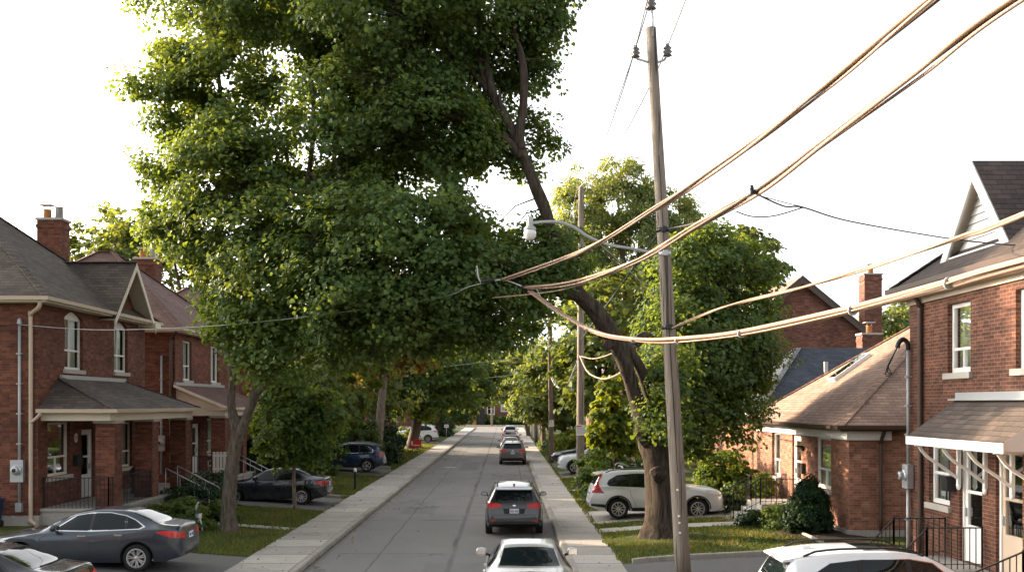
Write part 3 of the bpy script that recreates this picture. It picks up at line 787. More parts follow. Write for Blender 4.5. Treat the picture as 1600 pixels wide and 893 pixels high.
# service mast, meter, downspout on the side wall of the first house
sd1 = Face((-23.2, 29.4, 0), (1, 0, 0), (0, -1, 0))
pipe('service_conduit', [(-14.32, 29.34, 6.65), (-14.32, 29.34, 1.35)], .045, M['lamp'], h1, 5)
mb = MB(); mb.lathe([(.06, 6.6), (.075, 6.66), (.06, 6.78), (.02, 6.82)], (-14.32, 29.34, 0), sides=10)
mb.build('conduit_cap', M['lamp'], h1)
mb = MB(); mb.box(-14.41, -14.23, 29.25, 29.38, 1.12, 1.38); mb.build('junction_box', M['lamp'], h1)
meter(h1, sd1, 23.2-14.36, 2.32, 1.35)
pipe('downspout', [(-13.55, 29.0, 7.3), (-13.62, 29.05, 7.1), (-13.98, 29.31, 6.9), (-13.98, 29.32, 6.5), (-13.98, 29.32, 1.3), (-13.98, 29.3, .9), (-13.7, 29.1, .75)], .062, M['beige'], h1)
pipe('downspout', [(-13.65, 29.28, 4.1), (-13.72, 29.28, 3.95), (-13.95, 29.3, 3.75)], .05, M['beige'], h1)
# house number and letter box beside the door
mb = MB(); c = f1.p(31.95-29.4, 3.2-ZB+.2); mb.prism([f1.p(31.95-29.4+.11*math.cos(t*math.pi/8), 3.2-.5+.15*math.sin(t*math.pi/8), .005) for t in range(16)], (.025, 0, 0))
npl = mb.build('number_plate', M['cream'], h1)
digits(f1, 31.95-29.4, 3.2-.5, .034, '11', .19, M['ink'], 'number', npl)
mb = MB(); f1.bx(mb, 31.78-29.4, 32.2-29.4, 2.32-.5, 2.62-.5, .0, .14); f1.bx(mb, 31.76-29.4, 32.22-29.4, 2.62-.5, 2.66-.5, .0, .16); mb.build('letter_box', M['iron'], h1)
h2, f2, rf2 = left_house(41.6, 51.6, 'second red brick house on the left with brown roof and a lean-to porch roof', M['brick_left'], M['roof_red'],
    [(42.6, 43.75, 5.3, 7.0), (46.6, 47.9, 5.3, 7.0)], [(42.3, 43.2, 2.1, 3.7), (46.0, 47.6, 2.0, 3.6)], [(43.9, 44.9, 1.2, 3.4)], chim=(-18.25, 52.0-1.2, 1.1, .9, 8.6, 11.6), apex=11.4)
left_porch(h2, 41.5, 48.6, (42.0, 44.9, 48.1), M['brick_left'], M['roof_red'], shed=True, steps=(42.6, 43.8))
sd2 = Face((-23.2, 41.6, 0), (1, 0, 0), (0, -1, 0))
pipe('service_conduit', [(-14.35, 41.53, 6.3), (-14.35, 41.53, 1.35)], .045, M['lamp'], h2, 4); meter(h2, sd2, 23.2-14.38, 2.65, 1.35)
pipe('downspout', [(-13.6, 41.2, 7.3), (-13.92, 41.5, 7.0), (-13.95, 41.52, 6.5), (-13.95, 41.52, 1.2)], .06, M['brown'], h2)
left_house(54.6, 64.4, 'third red brick house on the left, its tan roof showing behind the maple stems', M['brick_left'], M['roof_red'],
    [(56, 57.2, 5.3, 7.0), (60, 61.2, 5.3, 7.0)], [(56, 57.4, 2, 3.6), (60.4, 62, 2, 3.6)], [(58.3, 59.3, 1.2, 3.4)], chim=(-18.6, 63.5, 1.0, .9, 8.6, 11.4), apex=11.2, pots=1)
for k, (y0, lb) in enumerate(((67.0, 'brick house on the left behind the navy blue suv and its shrubs'), (79.5, 'brick house on the left behind the second row of street trees'), (108.0, 'brick house on the left past the white van'), (122.0, 'brick house on the left seen through the farthest dark street trees'), (146, 'brick house nearest the end of the street on the left'))):
    left_house(y0, y0+9.6, lb, M['brick_dark'], (M['roof_red'], M['roof_grey'])[k % 2], [(y0+1.5, y0+2.7, 5.3, 7), (y0+5.5, y0+6.7, 5.3, 7)], [(y0+1.5, y0+3, 2, 3.6)], [(y0+4.3, y0+5.3, 1.2, 3.4)], chim=(-18.5, y0+8.4, 1.0, .9, 8.6, 11.4), apex=11.2, pots=1)

# ------------------------------------------------------------- near right house (two storeys)
XR1 = 9.5; ZR = .42
r1 = thing('brick_house', 'near right brick house with white triangular dormer gable and bracketed awning over its doors', 'house', (XR1, 17.5, ZR))
y0, y1, xb = 9.0, 23.4, 18.5; ZE1 = 7.0
fr1 = Face((XR1, y0, 0), (0, 1, 0), (-1, 0, 0)); c = lambda a, b, z0, z1: (a-y0, b-y0, z0, z1)
UP = [c(20.35, 21.4, 4.95, 6.42), c(17.0, 18.55, 4.95, 6.42)]; LO = [c(21.3, 22.35, 2.1, 3.66)]; DO = [c(19.85, 20.85, 1.02, 3.5), c(18.3, 19.3, 1.02, 3.5)]
mb = MB(); wall(mb, fr1, y1-y0, ZE1, UP+LO+DO)
wall(mb, Face((XR1, y1, 0), (1, 0, 0), (0, 1, 0)), xb-XR1, ZE1); wall(mb, Face((XR1, y0, 0), (1, 0, 0), (0, -1, 0)), xb-XR1, ZE1); wall(mb, Face((xb, y0, 0), (0, 1, 0), (1, 0, 0)), y1-y0, ZE1)
mb.build('wall', M['brick_right'], r1)
mb = MB(); hip(mb, XR1-.32, xb+.4, y0-.4, y1+.32, ZE1, 3.7, 13.8, 14.2, y0+4.6, y1-4.5)
# dormer gable facing the street
gy0, gy1, gx, gz0, gzp = 19.2, 22.35, 9.86, 7.38, 9.36; gm = (gy0+gy1)/2; k = (gzp-gz0)/(gm-gy0)
for s in (-1, 1):
    f = gm+s*(gm-gy0+.12); zf = gz0-k*.12
    for t, mi in ((0, 0), (-.06, 1)): mb.face([(gx-.12, gm, gzp+t), (13.2, gm, gzp+t), (10.6, f, zf+t), (gx-.12, f, zf+t)], mi)
rr = mb.build('roof', [M['roof_dark'], M['brown']], r1)
mb = MB()
for s in (-1, 1):
    f = gm+s*(gm-gy0+.1); zf = gz0-k*.1
    mb.prism([(gx-.14, gm, gzp-.03), (gx-.14, f, zf-.03), (gx-.14, f-s*.26, zf-.06), (gx-.14, gm, gzp-.42)], (.05, 0, 0), 0)
mb.box(gx-.1, gx-.03, gy0+.3, gy1-.3, gz0-.02, gz0+.12, 0)
n = 9
for i in range(n):                     # recessed lap siding
    za, zb_ = lerp(gz0+.1, gzp-.4, i/n), lerp(gz0+.1, gzp-.4, (i+1)/n); wa = (gzp-.30-za)/k; wb = max(.02, (gzp-.30-zb_)/k)
    mb.face([(gx+.12, gm-wa, za), (gx+.12, gm+wa, za), (gx+.15, gm+wb, zb_), (gx+.15, gm-wb, zb_)], 0)
for s in (-1, 1): mb.face([(gx-.09, gm, gzp-.09), (gx-.09, gm+s*(gm-gy0), gz0-.09), (gx+.2, gm+s*(gm-gy0), gz0-.09), (gx+.2, gm, gzp-.09)], 1)
mb.build('dormer_gable', [M['white'], M['cream']], rr)
gutter(r1, XR1-.32, xb+.4, y0-.4, y1+.32, ZE1, 'brown')
mb = MB(); mb.box(XR1-.3, XR1-.003, y0, y1+.3, ZE1-.3, ZE1-.15); mb.box(XR1-.06, XR1-.003, y0, y1+.06, ZE1-.42, ZE1-.3); mb.build('eave_board', M['beige'], r1)
window(r1, fr1, UP[0], rails=(('h', .32), ('v', .5, 0, .32)), curtain=1, fr=.09); window(r1, fr1, UP[1], rails=(('h', .32), ('v', .33), ('v', .66)), curtain=2, fr=.09)
window(r1, fr1, LO[0], rails=(('h', .42),), curtain=2, fr=.08)
door(r1, fr1, DO[0]); door(r1, fr1, DO[1], mat='beige')
mb = MB(); fr1.bx(mb, 17.4-y0, 17.62-y0, 1.0, 3.5, .002, .06); mb.build('door_trim', M['white'], r1)
pipe('downspout', [(9.2, 22.65, 6.95), (9.28, 22.65, 6.75), (9.42, 22.65, 6.5), (9.43, 22.65, 6.0), (9.43, 22.65, .9)], .055, M['brown'], r1)
pipe('service_conduit', [(9.42, 23.3, 5.6), (9.42, 23.3, 2.9)], .04, M['lamp'], r1, 3); pipe('service_conduit', [(9.42, 23.3, 2.3), (9.42, 23.3, .9)], .045, M['lamp'], r1, 1)
mb = MB(); mb.tube(smooth_path([(9.42, 23.3, 5.55), (9.40, 23.3, 5.72), (9.3, 23.3, 5.8), (9.2, 23.3, 5.72), (9.17, 23.3, 5.6)], 5), .055, 8)
for j in range(3): mb.tube(smooth_path([(9.17, 23.3, 5.62), (9.05-.05*j, 23.32, 5.35-.08*j), (8.98-.03*j, 23.35, 5.15-.1*j), (9.08, 23.4, 5.0)], 5), .012, 5)
mb.build('service_mast_head', M['iron'], r1)
meter(r1, fr1, 23.28-y0, 2.6, 1.15)
mb = MB(); fr1.bx(mb, 20.98-y0, 21.26-y0, 2.45, 2.72, 0, .2); fr1.bx(mb, 20.95-y0, 21.29-y0, 2.72, 2.77, 0, .24)
for q in (21.05, 21.19): fr1.bx(mb, q-y0-.012, q-y0+.012, 2.25, 2.45, .1, .13)
mb.build('letter_box', M['iron'], r1)
# awning on brackets
AY0, AY1, AXF, AZF, AZT = 16.9, 20.95, 8.45, 3.62, 4.40
mb = MB()
mb.face([(AXF, AY0, AZF), (AXF, AY1, AZF), (XR1, AY1, AZT), (XR1, AY0, AZT)], 0); mb.face([(AXF, AY0, AZF-.14), (AXF, AY1, AZF-.14), (XR1, AY1, AZF-.14), (XR1, AY0, AZF-.14)], 1)
mb.face([(AXF, AY0, AZF), (AXF, AY1, AZF), (AXF, AY1, AZF-.14), (AXF, AY0, AZF-.14)], 1)
for y in (AY0, AY1): mb.face([(AXF, y, AZF), (XR1, y, AZT), (XR1, y, AZF-.14), (AXF, y, AZF-.14)], 1)
mb.box(AXF-.025, AXF-.003, AY0-.03, AY1+.03, AZF-.17, AZF+.0, 1)
mb.bar((XR1-.02, AY0, AZT+.0), (XR1-.02, AY1, AZT+.0), .05, .26, 2); mb.bar((XR1-.12, AY0, AZT-.02), (XR1-.12, AY1, AZT-.02), .16, .03, 2)
aw = mb.build('awning', [M['roof_grey'], M['white'], M['lamp']], r1)
for y in (20.8, 19.65, 18.6, 17.45):
    mb = MB(); mb.box(XR1-.07, XR1-.003, y-.04, y+.04, 2.62, AZF-.14); mb.box(AXF+.1, XR1-.07, y-.03, y+.03, AZF-.21, AZF-.14)
    pts = smooth_path([(AXF+.18, y, AZF-.2), (8.8, y, AZF-.42), (9.15, y, AZF-.66), (9.43, y, 2.75)], 4)
    for a, b in zip(pts, pts[1:]): mb.bar(V(a), V(b), .055, .05, up=V((0, 1, 0)))
    mb.lathe([(.02, 2.5), (.045, 2.55), (.05, 2.62)], (XR1-.04, y, 0), sides=10); mb.build('bracket', M['white'], aw)
# porch slab, steps and iron railings
mb = MB(); mb.box(8.3, XR1, 17.9, 21.5, .2, .98); mb.box(8.25, XR1, 17.85, 21.55, .98, 1.02); mb.build('porch_floor', M['conc'], r1)
mb = MB()
for i in range(3): mb.box(8.3-.3*(i+1), 8.3-.3*i, 19.9, 21.3, .2, .98-.2*(i+1)+.02)
mb.build('porch_steps', M['conc'], r1)
for pts, sl in (([(8.35, 21.42, 1.02), (9.45, 21.42, 1.02)], (7.75, 21.42, .42)), ([(8.35, 19.75, 1.02), (9.45, 19.75, 1.02)], (7.75, 19.75, .42))):
    mb = MB(); railing(mb, pts, .82); railing(mb, [sl, pts[0]], .8); mb.build('railing', M['iron'], r1)
mb = MB(); railing(mb, [(7.5, 16.35, .6), (8.5, 16.35, 1.02)], .85); railing(mb, [(8.5, 16.35, 1.02), (9.45, 16.35, 1.02)], .85); mb.build('railing', M['iron'], r1)
mb = MB(); mb.box(8.3, XR1, 15.2, 17.6, .2, 1.02); mb.build('porch_floor', M['conc'], r1)

# ------------------------------------------------------------- brick bungalow
b1 = thing('brick_bungalow', 'low brick bungalow on the right with tan hipped roof and a skylight', 'bungalow', (10.0, 34, .44))
XB, y0, y1, xb = 10.0, 29.0, 39.6, 20.0; ZEB = 3.66
fb = Face((XB, y0, 0), (0, 1, 0), (-1, 0, 0)); c = lambda a, b, z0, z1: (a-y0, b-y0, z0, z1)
WB = [c(30.6, 32.2, 1.62, 3.24), c(36.2, 37.4, 1.62, 3.24)]; DB = c(33.7, 34.75, .95, 3.2)
mb = MB(); wall(mb, fb, y1-y0, ZEB, WB+[DB]); wall(mb, Face((XB, y0, 0), (1, 0, 0), (0, -1, 0)), xb-XB, ZEB); wall(mb, Face((XB, y1, 0), (1, 0, 0), (0, 1, 0)), xb-XB, ZEB); wall(mb, Face((xb, y0, 0), (0, 1, 0), (1, 0, 0)), y1-y0, ZEB)
mb.build('wall', M['brick_low'], b1)
mb = MB(); mb.box(XB-.05, xb, y0-.05, y1, .1, .62); mb.build('foundation', M['conc'], b1)
mb = MB(); hip(mb, XB-.38, xb+.4, y0-.38, y1+.38, ZEB, 3.95, 15.2, 15.6, (y0+y1)/2-.1, (y0+y1)/2+.1); rb = mb.build('roof', [M['roof_tan'], M['brown']], b1)
gutter(b1, XB-.38, xb+.4, y0-.38, y1+.38, ZEB+.01, 'brown')
mb = MB(); mb.box(XB-.1, XB-.003, y0-.12, y1, ZEB-.42, ZEB-.16); mb.box(XB, XB+1.2, y0-.12, y0-.003, ZEB-.42, ZEB-.16); mb.build('frieze_board', M['white'], b1)
sl = 3.95/5.58; up = V((1, 0, sl)).normalized(); nrm = V((-sl, 0, 1)).normalized(); sc_ = V((12.25, 35.4, ZEB+sl*(12.25-9.62)))
mb = MB(); mb.obox(sc_+nrm*.07, up*.78, V((0, .36, 0)), nrm*.07, 0); mb.obox(sc_+nrm*.145, up*.71, V((0, .30, 0)), nrm*.008, 1); mb.build('skylight', [M['white'], M['carglass']], rb)
for i, o in enumerate(WB): window(b1, fb, o, rails=(('h', .36), ('v', .5, 0, .36)), curtain=1, fr=.085)
door(b1, fb, DB)
mb = MB(); fb.bx(mb, 33.2-y0, 33.42-y0, 1.95, 2.3, 0, .12); mb.build('letter_box', M['iron'], b1)
mb = MB(); fb.bx(mb, 33.35-y0, 33.45-y0, 2.72, 2.86, 0, .08); fb.bx(mb, 33.3-y0, 33.5-y0, 2.84, 2.9, .05, .24); mb.build('wall_lamp', M['iron'], b1)
pipe('downspout', [(10.9, 28.66, 3.5), (10.9, 28.9, 3.2), (10.9, 28.92, 2.9), (10.9, 28.92, .6)], .055, M['brown'], b1)
mb = MB(); mb.lathe([(.05, .95), (.075, 1.0), (.075, 1.25), (.05, 1.3)], (11.75, 28.9, 0), sides=12); mb.box(11.7, 11.8, 28.85, 28.99, 1.1, 1.2); mb.build('gas_regulator', M['white'], b1)
mb = MB()
mb.box(8.5, XB, 33.0, 35.2, .2, .95)
for i in range(3): mb.box(8.5-.34*(i+1), 8.5-.34*i, 33.2, 34.5, .2, .95-.18*(i+1))
mb.build('porch_steps', M['conc'], b1)
mb = MB(); railing(mb, [(7.6, 33.22, .45), (8.5, 33.22, .95), (9.9, 33.05, .95)], .85, .16); mb.build('railing', M['iron'], b1); mb = MB(); railing(mb, [(7.6, 34.5, .45), (8.5, 34.5, .95), (8.5, 35.15, .95), (9.9, 35.15, .95)], .85, .16); mb.build('railing', M['iron'], b1)
mb = MB(); mb.tube(smooth_path([(8.2, 33.0, .52), (8.4, 32.2, .5), (8.6, 31.0, .5), (8.7, 29.9, .5)], 4), .06, 6); mb.tube([(8.7, 29.9, .5), (8.75, 27.5, .48)], .06, 6)
tag(mb.build('garden_edging', M['stone']), 'pale stone edging of the garden bed in front of the bungalow', 'garden edging')
# ------------------------------------------------------------- houses behind on the right
h3 = thing('brick_house', 'house with dark blue slate hipped roof just behind the bungalow', 'house', (10.9, 46, .44))
mb = MB(); wl = lambda x0, x1, ya, yb, z: [wall(mb, Face((x0, ya, 0), (0, 1, 0), (-1, 0, 0)), yb-ya, z), wall(mb, Face((x0, ya, 0), (1, 0, 0), (0, -1, 0)), x1-x0, z), wall(mb, Face((x1, ya, 0), (0, 1, 0), (1, 0, 0)), yb-ya, z), wall(mb, Face((x0, yb, 0), (1, 0, 0), (0, 1, 0)), x1-x0, z)]
wl(10.9, 19.5, 42, 50, 3.9); mb.build('wall', M['brick_low'], h3)
mb = MB(); hip(mb, 10.5, 19.9, 41.6, 50.4, 3.9, 2.95, 13.5, 17, 45.8, 46.2); r3 = mb.build('roof', [M['roof_slate'], M['white']], h3)
chimney(r3, 17.6, 48.2, .95, .8, 4.5, 7.6, M['brick_dark'], 1)
mb = MB(); mb.box(14.1, 14.25, 44.0, 44.15, 5.6, 6.15); mb.build('vent_pipe', M['lamp'], r3)
h4 = thing('brick_house', 'tall brick house with its gable end facing the viewer and brown bargeboards', 'house', (12.6, 58, .44))
mb = MB(); zc = 8.35
wl(12.6, 19.4, 54, 66, zc)
for y in (54, 66): mb.face([(12.6, y, zc), (19.4, y, zc), (16, y, zc+2.75)])
mb.box(19.42, 20.6, 53.4, 55.2, 0, 7.2)
mb.build('wall', M['brick_dark'], h4)
mb = MB()
for s in (-1, 1):
    xe = 16+s*3.85; ze = zc+2.85-3.85*.82
    for t, mi in ((0, 0), (-.12, 1)): mb.face([(16, 53.6, zc+2.85+t), (16, 66.4, zc+2.85+t), (xe, 66.4, ze+t), (xe, 53.6, ze+t)], mi)
    mb.face([(16, 53.6, zc+2.85), (xe, 53.6, ze), (xe, 53.6, ze-.12), (16, 53.6, zc+2.73)], 1)
    mb.prism([(16, 53.62, zc+2.72), (xe, 53.62, ze-.13), (xe, 53.62, ze-.42), (16, 53.62, zc+2.40)], (0, .06, 0), 1)
r4 = mb.build('roof', [M['roof_tan'], M['brown']], h4)
chimney(r4, 20.0, 54.6, .95, .85, 7.2, 11.3, M['brick_dark'], 1)
mb = MB(); mb.box(14.2, 14.6, 57, 57.4, 9.5, 10.3); mb.box(13.5, 13.9, 59, 59.4, 9.2, 9.9); mb.build('roof_vent', M['lamp'], r4)
for k, (ya, lb) in enumerate(((72, 'brick house on the right beyond the gabled house, hidden by trees'), (88, 'brick house on the right halfway up the street'), (106, 'brick house on the right far up the street behind the leafy trees'), (126, 'brick house on the right next to the farthest poles'))):
    hh = thing('brick_house', lb, 'house', (11, ya+5, .44)); mb = MB(); wl(11, 20, ya, ya+10, 6.6); mb.build('wall', M['brick_dark'], hh)
    mb = MB(); hip(mb, 10.6, 20.4, ya-.4, ya+10.4, 6.6, 3.8, 15, 16, ya+4.9, ya+5.1); mb.build('roof', [M['roof_red'], M['white']], hh)
# house closing the street
he = thing('brick_house', 'brick house across the end of the street with white framed window', 'house', (0, END+26, .2))
ye = END+26; fe = Face((-16, ye, 0), (1, 0, 0), (0, -1, 0)); mb = MB()
ops = [(15.0, 17.6, 2.6, 6.2), (12.2, 13.8, 2.0, 4.4), (5.2, 10.2, .5, 5.2), (19.5, 21, 2.4, 5.2)]
wall(mb, fe, 24, 8.4, ops); wall(mb, Face((-16, ye, 0), (0, 1, 0), (-1, 0, 0)), 10, 8.4); wall(mb, Face((8, ye, 0), (0, 1, 0), (1, 0, 0)), 10, 8.4); wall(mb, Face((-16, ye+10, 0), (1, 0, 0), (0, 1, 0)), 24, 8.4)
mb.box(1.9, 3.6, ye-5, ye-.1, 0, 4.6)
mb.build('wall', M['brick_dark'], he)
mb = MB(); hip(mb, -16.5, 8.5, ye-.5, ye+10.5, 8.4, 4, -11, 3, ye+4.9, ye+5.1); mb.build('roof', [M['roof_grey'], M['white']], he)
window(he, fe, ops[0], rails=(('v', .6),), curtain=2, fr=.25, sill=False); window(he, fe, ops[1], rails=(('h', .5), ('v', .5)), fr=.2, sill=False, curtain=0); window(he, fe, ops[3], fr=.2, sill=False)
mb = MB(); fe.bx(mb, 5.2, 10.2, .5, 5.2, -.4, -.3); mb.build('garage_door', M['blue'], he)  # dark blue panel filling the wide opening of the end house
# ================================================================= cars  (x forward, y left, z up, origin on the ground under the middle)
SEDAN = dict(L=4.82, wb=(.98, 3.78), wr=.325,
    top=[(0, .56), (.03, .66), (.12, .74), (.35, .82), (.95, .93), (1.42, 1.0), (1.75, 1.17), (2.2, 1.37), (2.45, 1.425), (2.85, 1.46), (3.25, 1.45), (3.55, 1.405), (3.9, 1.27), (4.3, 1.115), (4.5, 1.09), (4.72, 1.06), (4.76, 1.0), (4.79, .86), (4.82, .62)],
    belt=[(0, .5), (.03, .58), (.12, .66), (.35, .74), (.95, .85), (1.42, .91), (2.5, .95), (3.5, .985), (4.2, 1.01), (4.6, .99), (4.72, .96), (4.76, .9), (4.79, .78), (4.82, .56)],
    hw=[(0, .50), (.04, .64), (.15, .76), (.4, .86), (.9, .91), (2.4, .918), (3.7, .912), (4.2, .89), (4.55, .835), (4.72, .77), (4.8, .70), (4.82, .64)],
    rw=[(0, .42), (.1, .6), (.4, .72), (1.42, .74), (2.2, .60), (2.8, .575), (3.5, .565), (4.0, .62), (4.3, .70), (4.7, .66), (4.82, .5)],
    ek=[(0, .6), (1.3, .6), (2.2, .84), (3.5, .84), (4.3, .62), (4.82, .6)], bot=[(0, .27), (.5, .2), (4.3, .22), (4.82, .34)])
SUV = dict(L=4.5, wb=(.92, 3.55), wr=.355,
    top=[(0, .62), (.03, .80), (.1, .92), (.25, 1.0), (.65, 1.07), (1.2, 1.14), (1.5, 1.32), (1.9, 1.54), (2.15, 1.615), (2.6, 1.665), (3.3, 1.655), (3.85, 1.60), (4.08, 1.555), (4.14, 1.50), (4.25, 1.30), (4.34, 1.12), (4.40, 1.0), (4.44, .84), (4.47, .70), (4.5, .56)],
    belt=[(0, .55), (.03, .70), (.1, .80), (.25, .87), (.65, .95), (1.2, 1.01), (2.4, 1.05), (3.4, 1.09), (4.1, 1.12), (4.25, 1.10), (4.34, 1.04), (4.40, .94), (4.44, .79), (4.47, .66), (4.5, .52)],
    hw=[(0, .56), (.04, .70), (.14, .80), (.35, .88), (.8, .918), (2.3, .92), (3.5, .918), (4.0, .90), (4.25, .87), (4.38, .835), (4.46, .80), (4.5, .74)],
    rw=[(0, .48), (.1, .64), (.4, .74), (1.2, .78), (1.9, .66), (2.6, .645), (3.6, .635), (4.08, .61), (4.14, .62), (4.34, .74), (4.45, .72), (4.5, .6)],
    ek=[(0, .6), (1.1, .6), (1.9, .86), (3.8, .88), (4.1, .9), (4.35, .7), (4.5, .6)], bot=[(0, .33), (.5, .25), (4.0, .26), (4.5, .42)])
def scaled(spec, sl=1.0, sw=1.0, sz=1.0):
    d = dict(spec); d['L'] *= sl; d['wb'] = tuple(a*sl for a in spec['wb'])
    for k in ('top', 'belt', 'bot'): d[k] = [(s*sl, z*sz) for s, z in spec[k]]
    for k in ('hw', 'rw'): d[k] = [(s*sl, w*sw) for s, w in spec[k]]
    d['ek'] = [(s*sl, w) for s, w in spec['ek']]
    return d
def sidew(z, zb):
    return float(np.interp(z, [.15, .3, .45, .62, .8, .95, 1.1], [.90, .955, .985, 1.0, .992, .965, .94]))
def body_mesh(sp):
    L, wr = sp['L'], sp['wr']; Ra = wr+.065
    st = set(np.round(np.linspace(0, L, 64), 4)) | {round(t[0], 4) for t in sp['top']}
    for w in sp['wb']:
        for a in np.linspace(0, math.pi, 17): st.add(round(w+Ra*math.cos(a), 4))
        st |= {round(w-Ra-.004, 4), round(w+Ra+.004, 4)}
    st = sorted(st); st = [s for i, s in enumerate(st) if i == 0 or s-st[i-1] > .0025]; xs = np.array(st)
    top, belt, hw, rw = (spl(sp[k], xs) for k in ('top', 'belt', 'hw', 'rw')); ek = np.interp(xs, [t[0] for t in sp['ek']], [t[1] for t in sp['ek']]); bot = spl(sp['bot'], xs)
    bm = bmesh.new(); rings = []
    for i, s in enumerate(xs):
        b = bot[i]
        for w in sp['wb']:
            if abs(s-w) < Ra+.001: b = max(b, wr+math.sqrt(max(0, Ra*Ra-(s-w)**2))*1.0)
        bl = max(belt[i], b+.03); tp = max(top[i], bl+.02); h = tp-bl
        W = hw[i]; half = [(0, b), (W*sidew(b, 0)*.80, b), (W*sidew(b, 0)*.985, b+.004)]
        for f in (.12, .3, .5, .7, .87): z = lerp(b, bl, f); half.append((W*sidew(z, 0), z))
        half.append((W*.955, bl-.008)); half.append((W*.935, bl+.006*min(1, h*10)))
        e = (min(rw[i], W*.93), bl+h*ek[i]); s0 = half[-1]
        for f in (.25, .5, .75):
            half.append((lerp(s0[0], e[0], f)+.035*h*4*f*(1-f), lerp(s0[1], e[1], f)))
        half.append(e)
        half += [(e[0]*.955, bl+h*lerp(ek[i], 1, .55)), (e[0]*.86, bl+h*lerp(ek[i], 1, .82)), (e[0]*.6, bl+h*lerp(ek[i], 1, .95)), (e[0]*.3, bl+h*lerp(ek[i], 1, .99)), (0, tp)]
        x = L/2-s
        left = [bm.verts.new((x, y, z)) for y, z in half]; right = [bm.verts.new((x, -y, z)) for y, z in half[1:-1]]
        rings.append(left+right[::-1])
    n = len(rings[0]); nh = len(half)
    for a, b in zip(rings, rings[1:]):
        for k in range(n):
            k2 = (k+1) % n; f = bm.faces.new((a[k], a[k2], b[k2], b[k])); f.smooth = True
            under = k in (0, 1) or k2 in (0, 1) and k > nh or k2 == 0 or k >= n-2
            f.material_index = 1 if under else 0
    bm.faces.new(rings[0]); bm.faces.new(rings[-1][::-1])
    bmesh.ops.recalc_face_normals(bm, faces=bm.faces)
    return bm
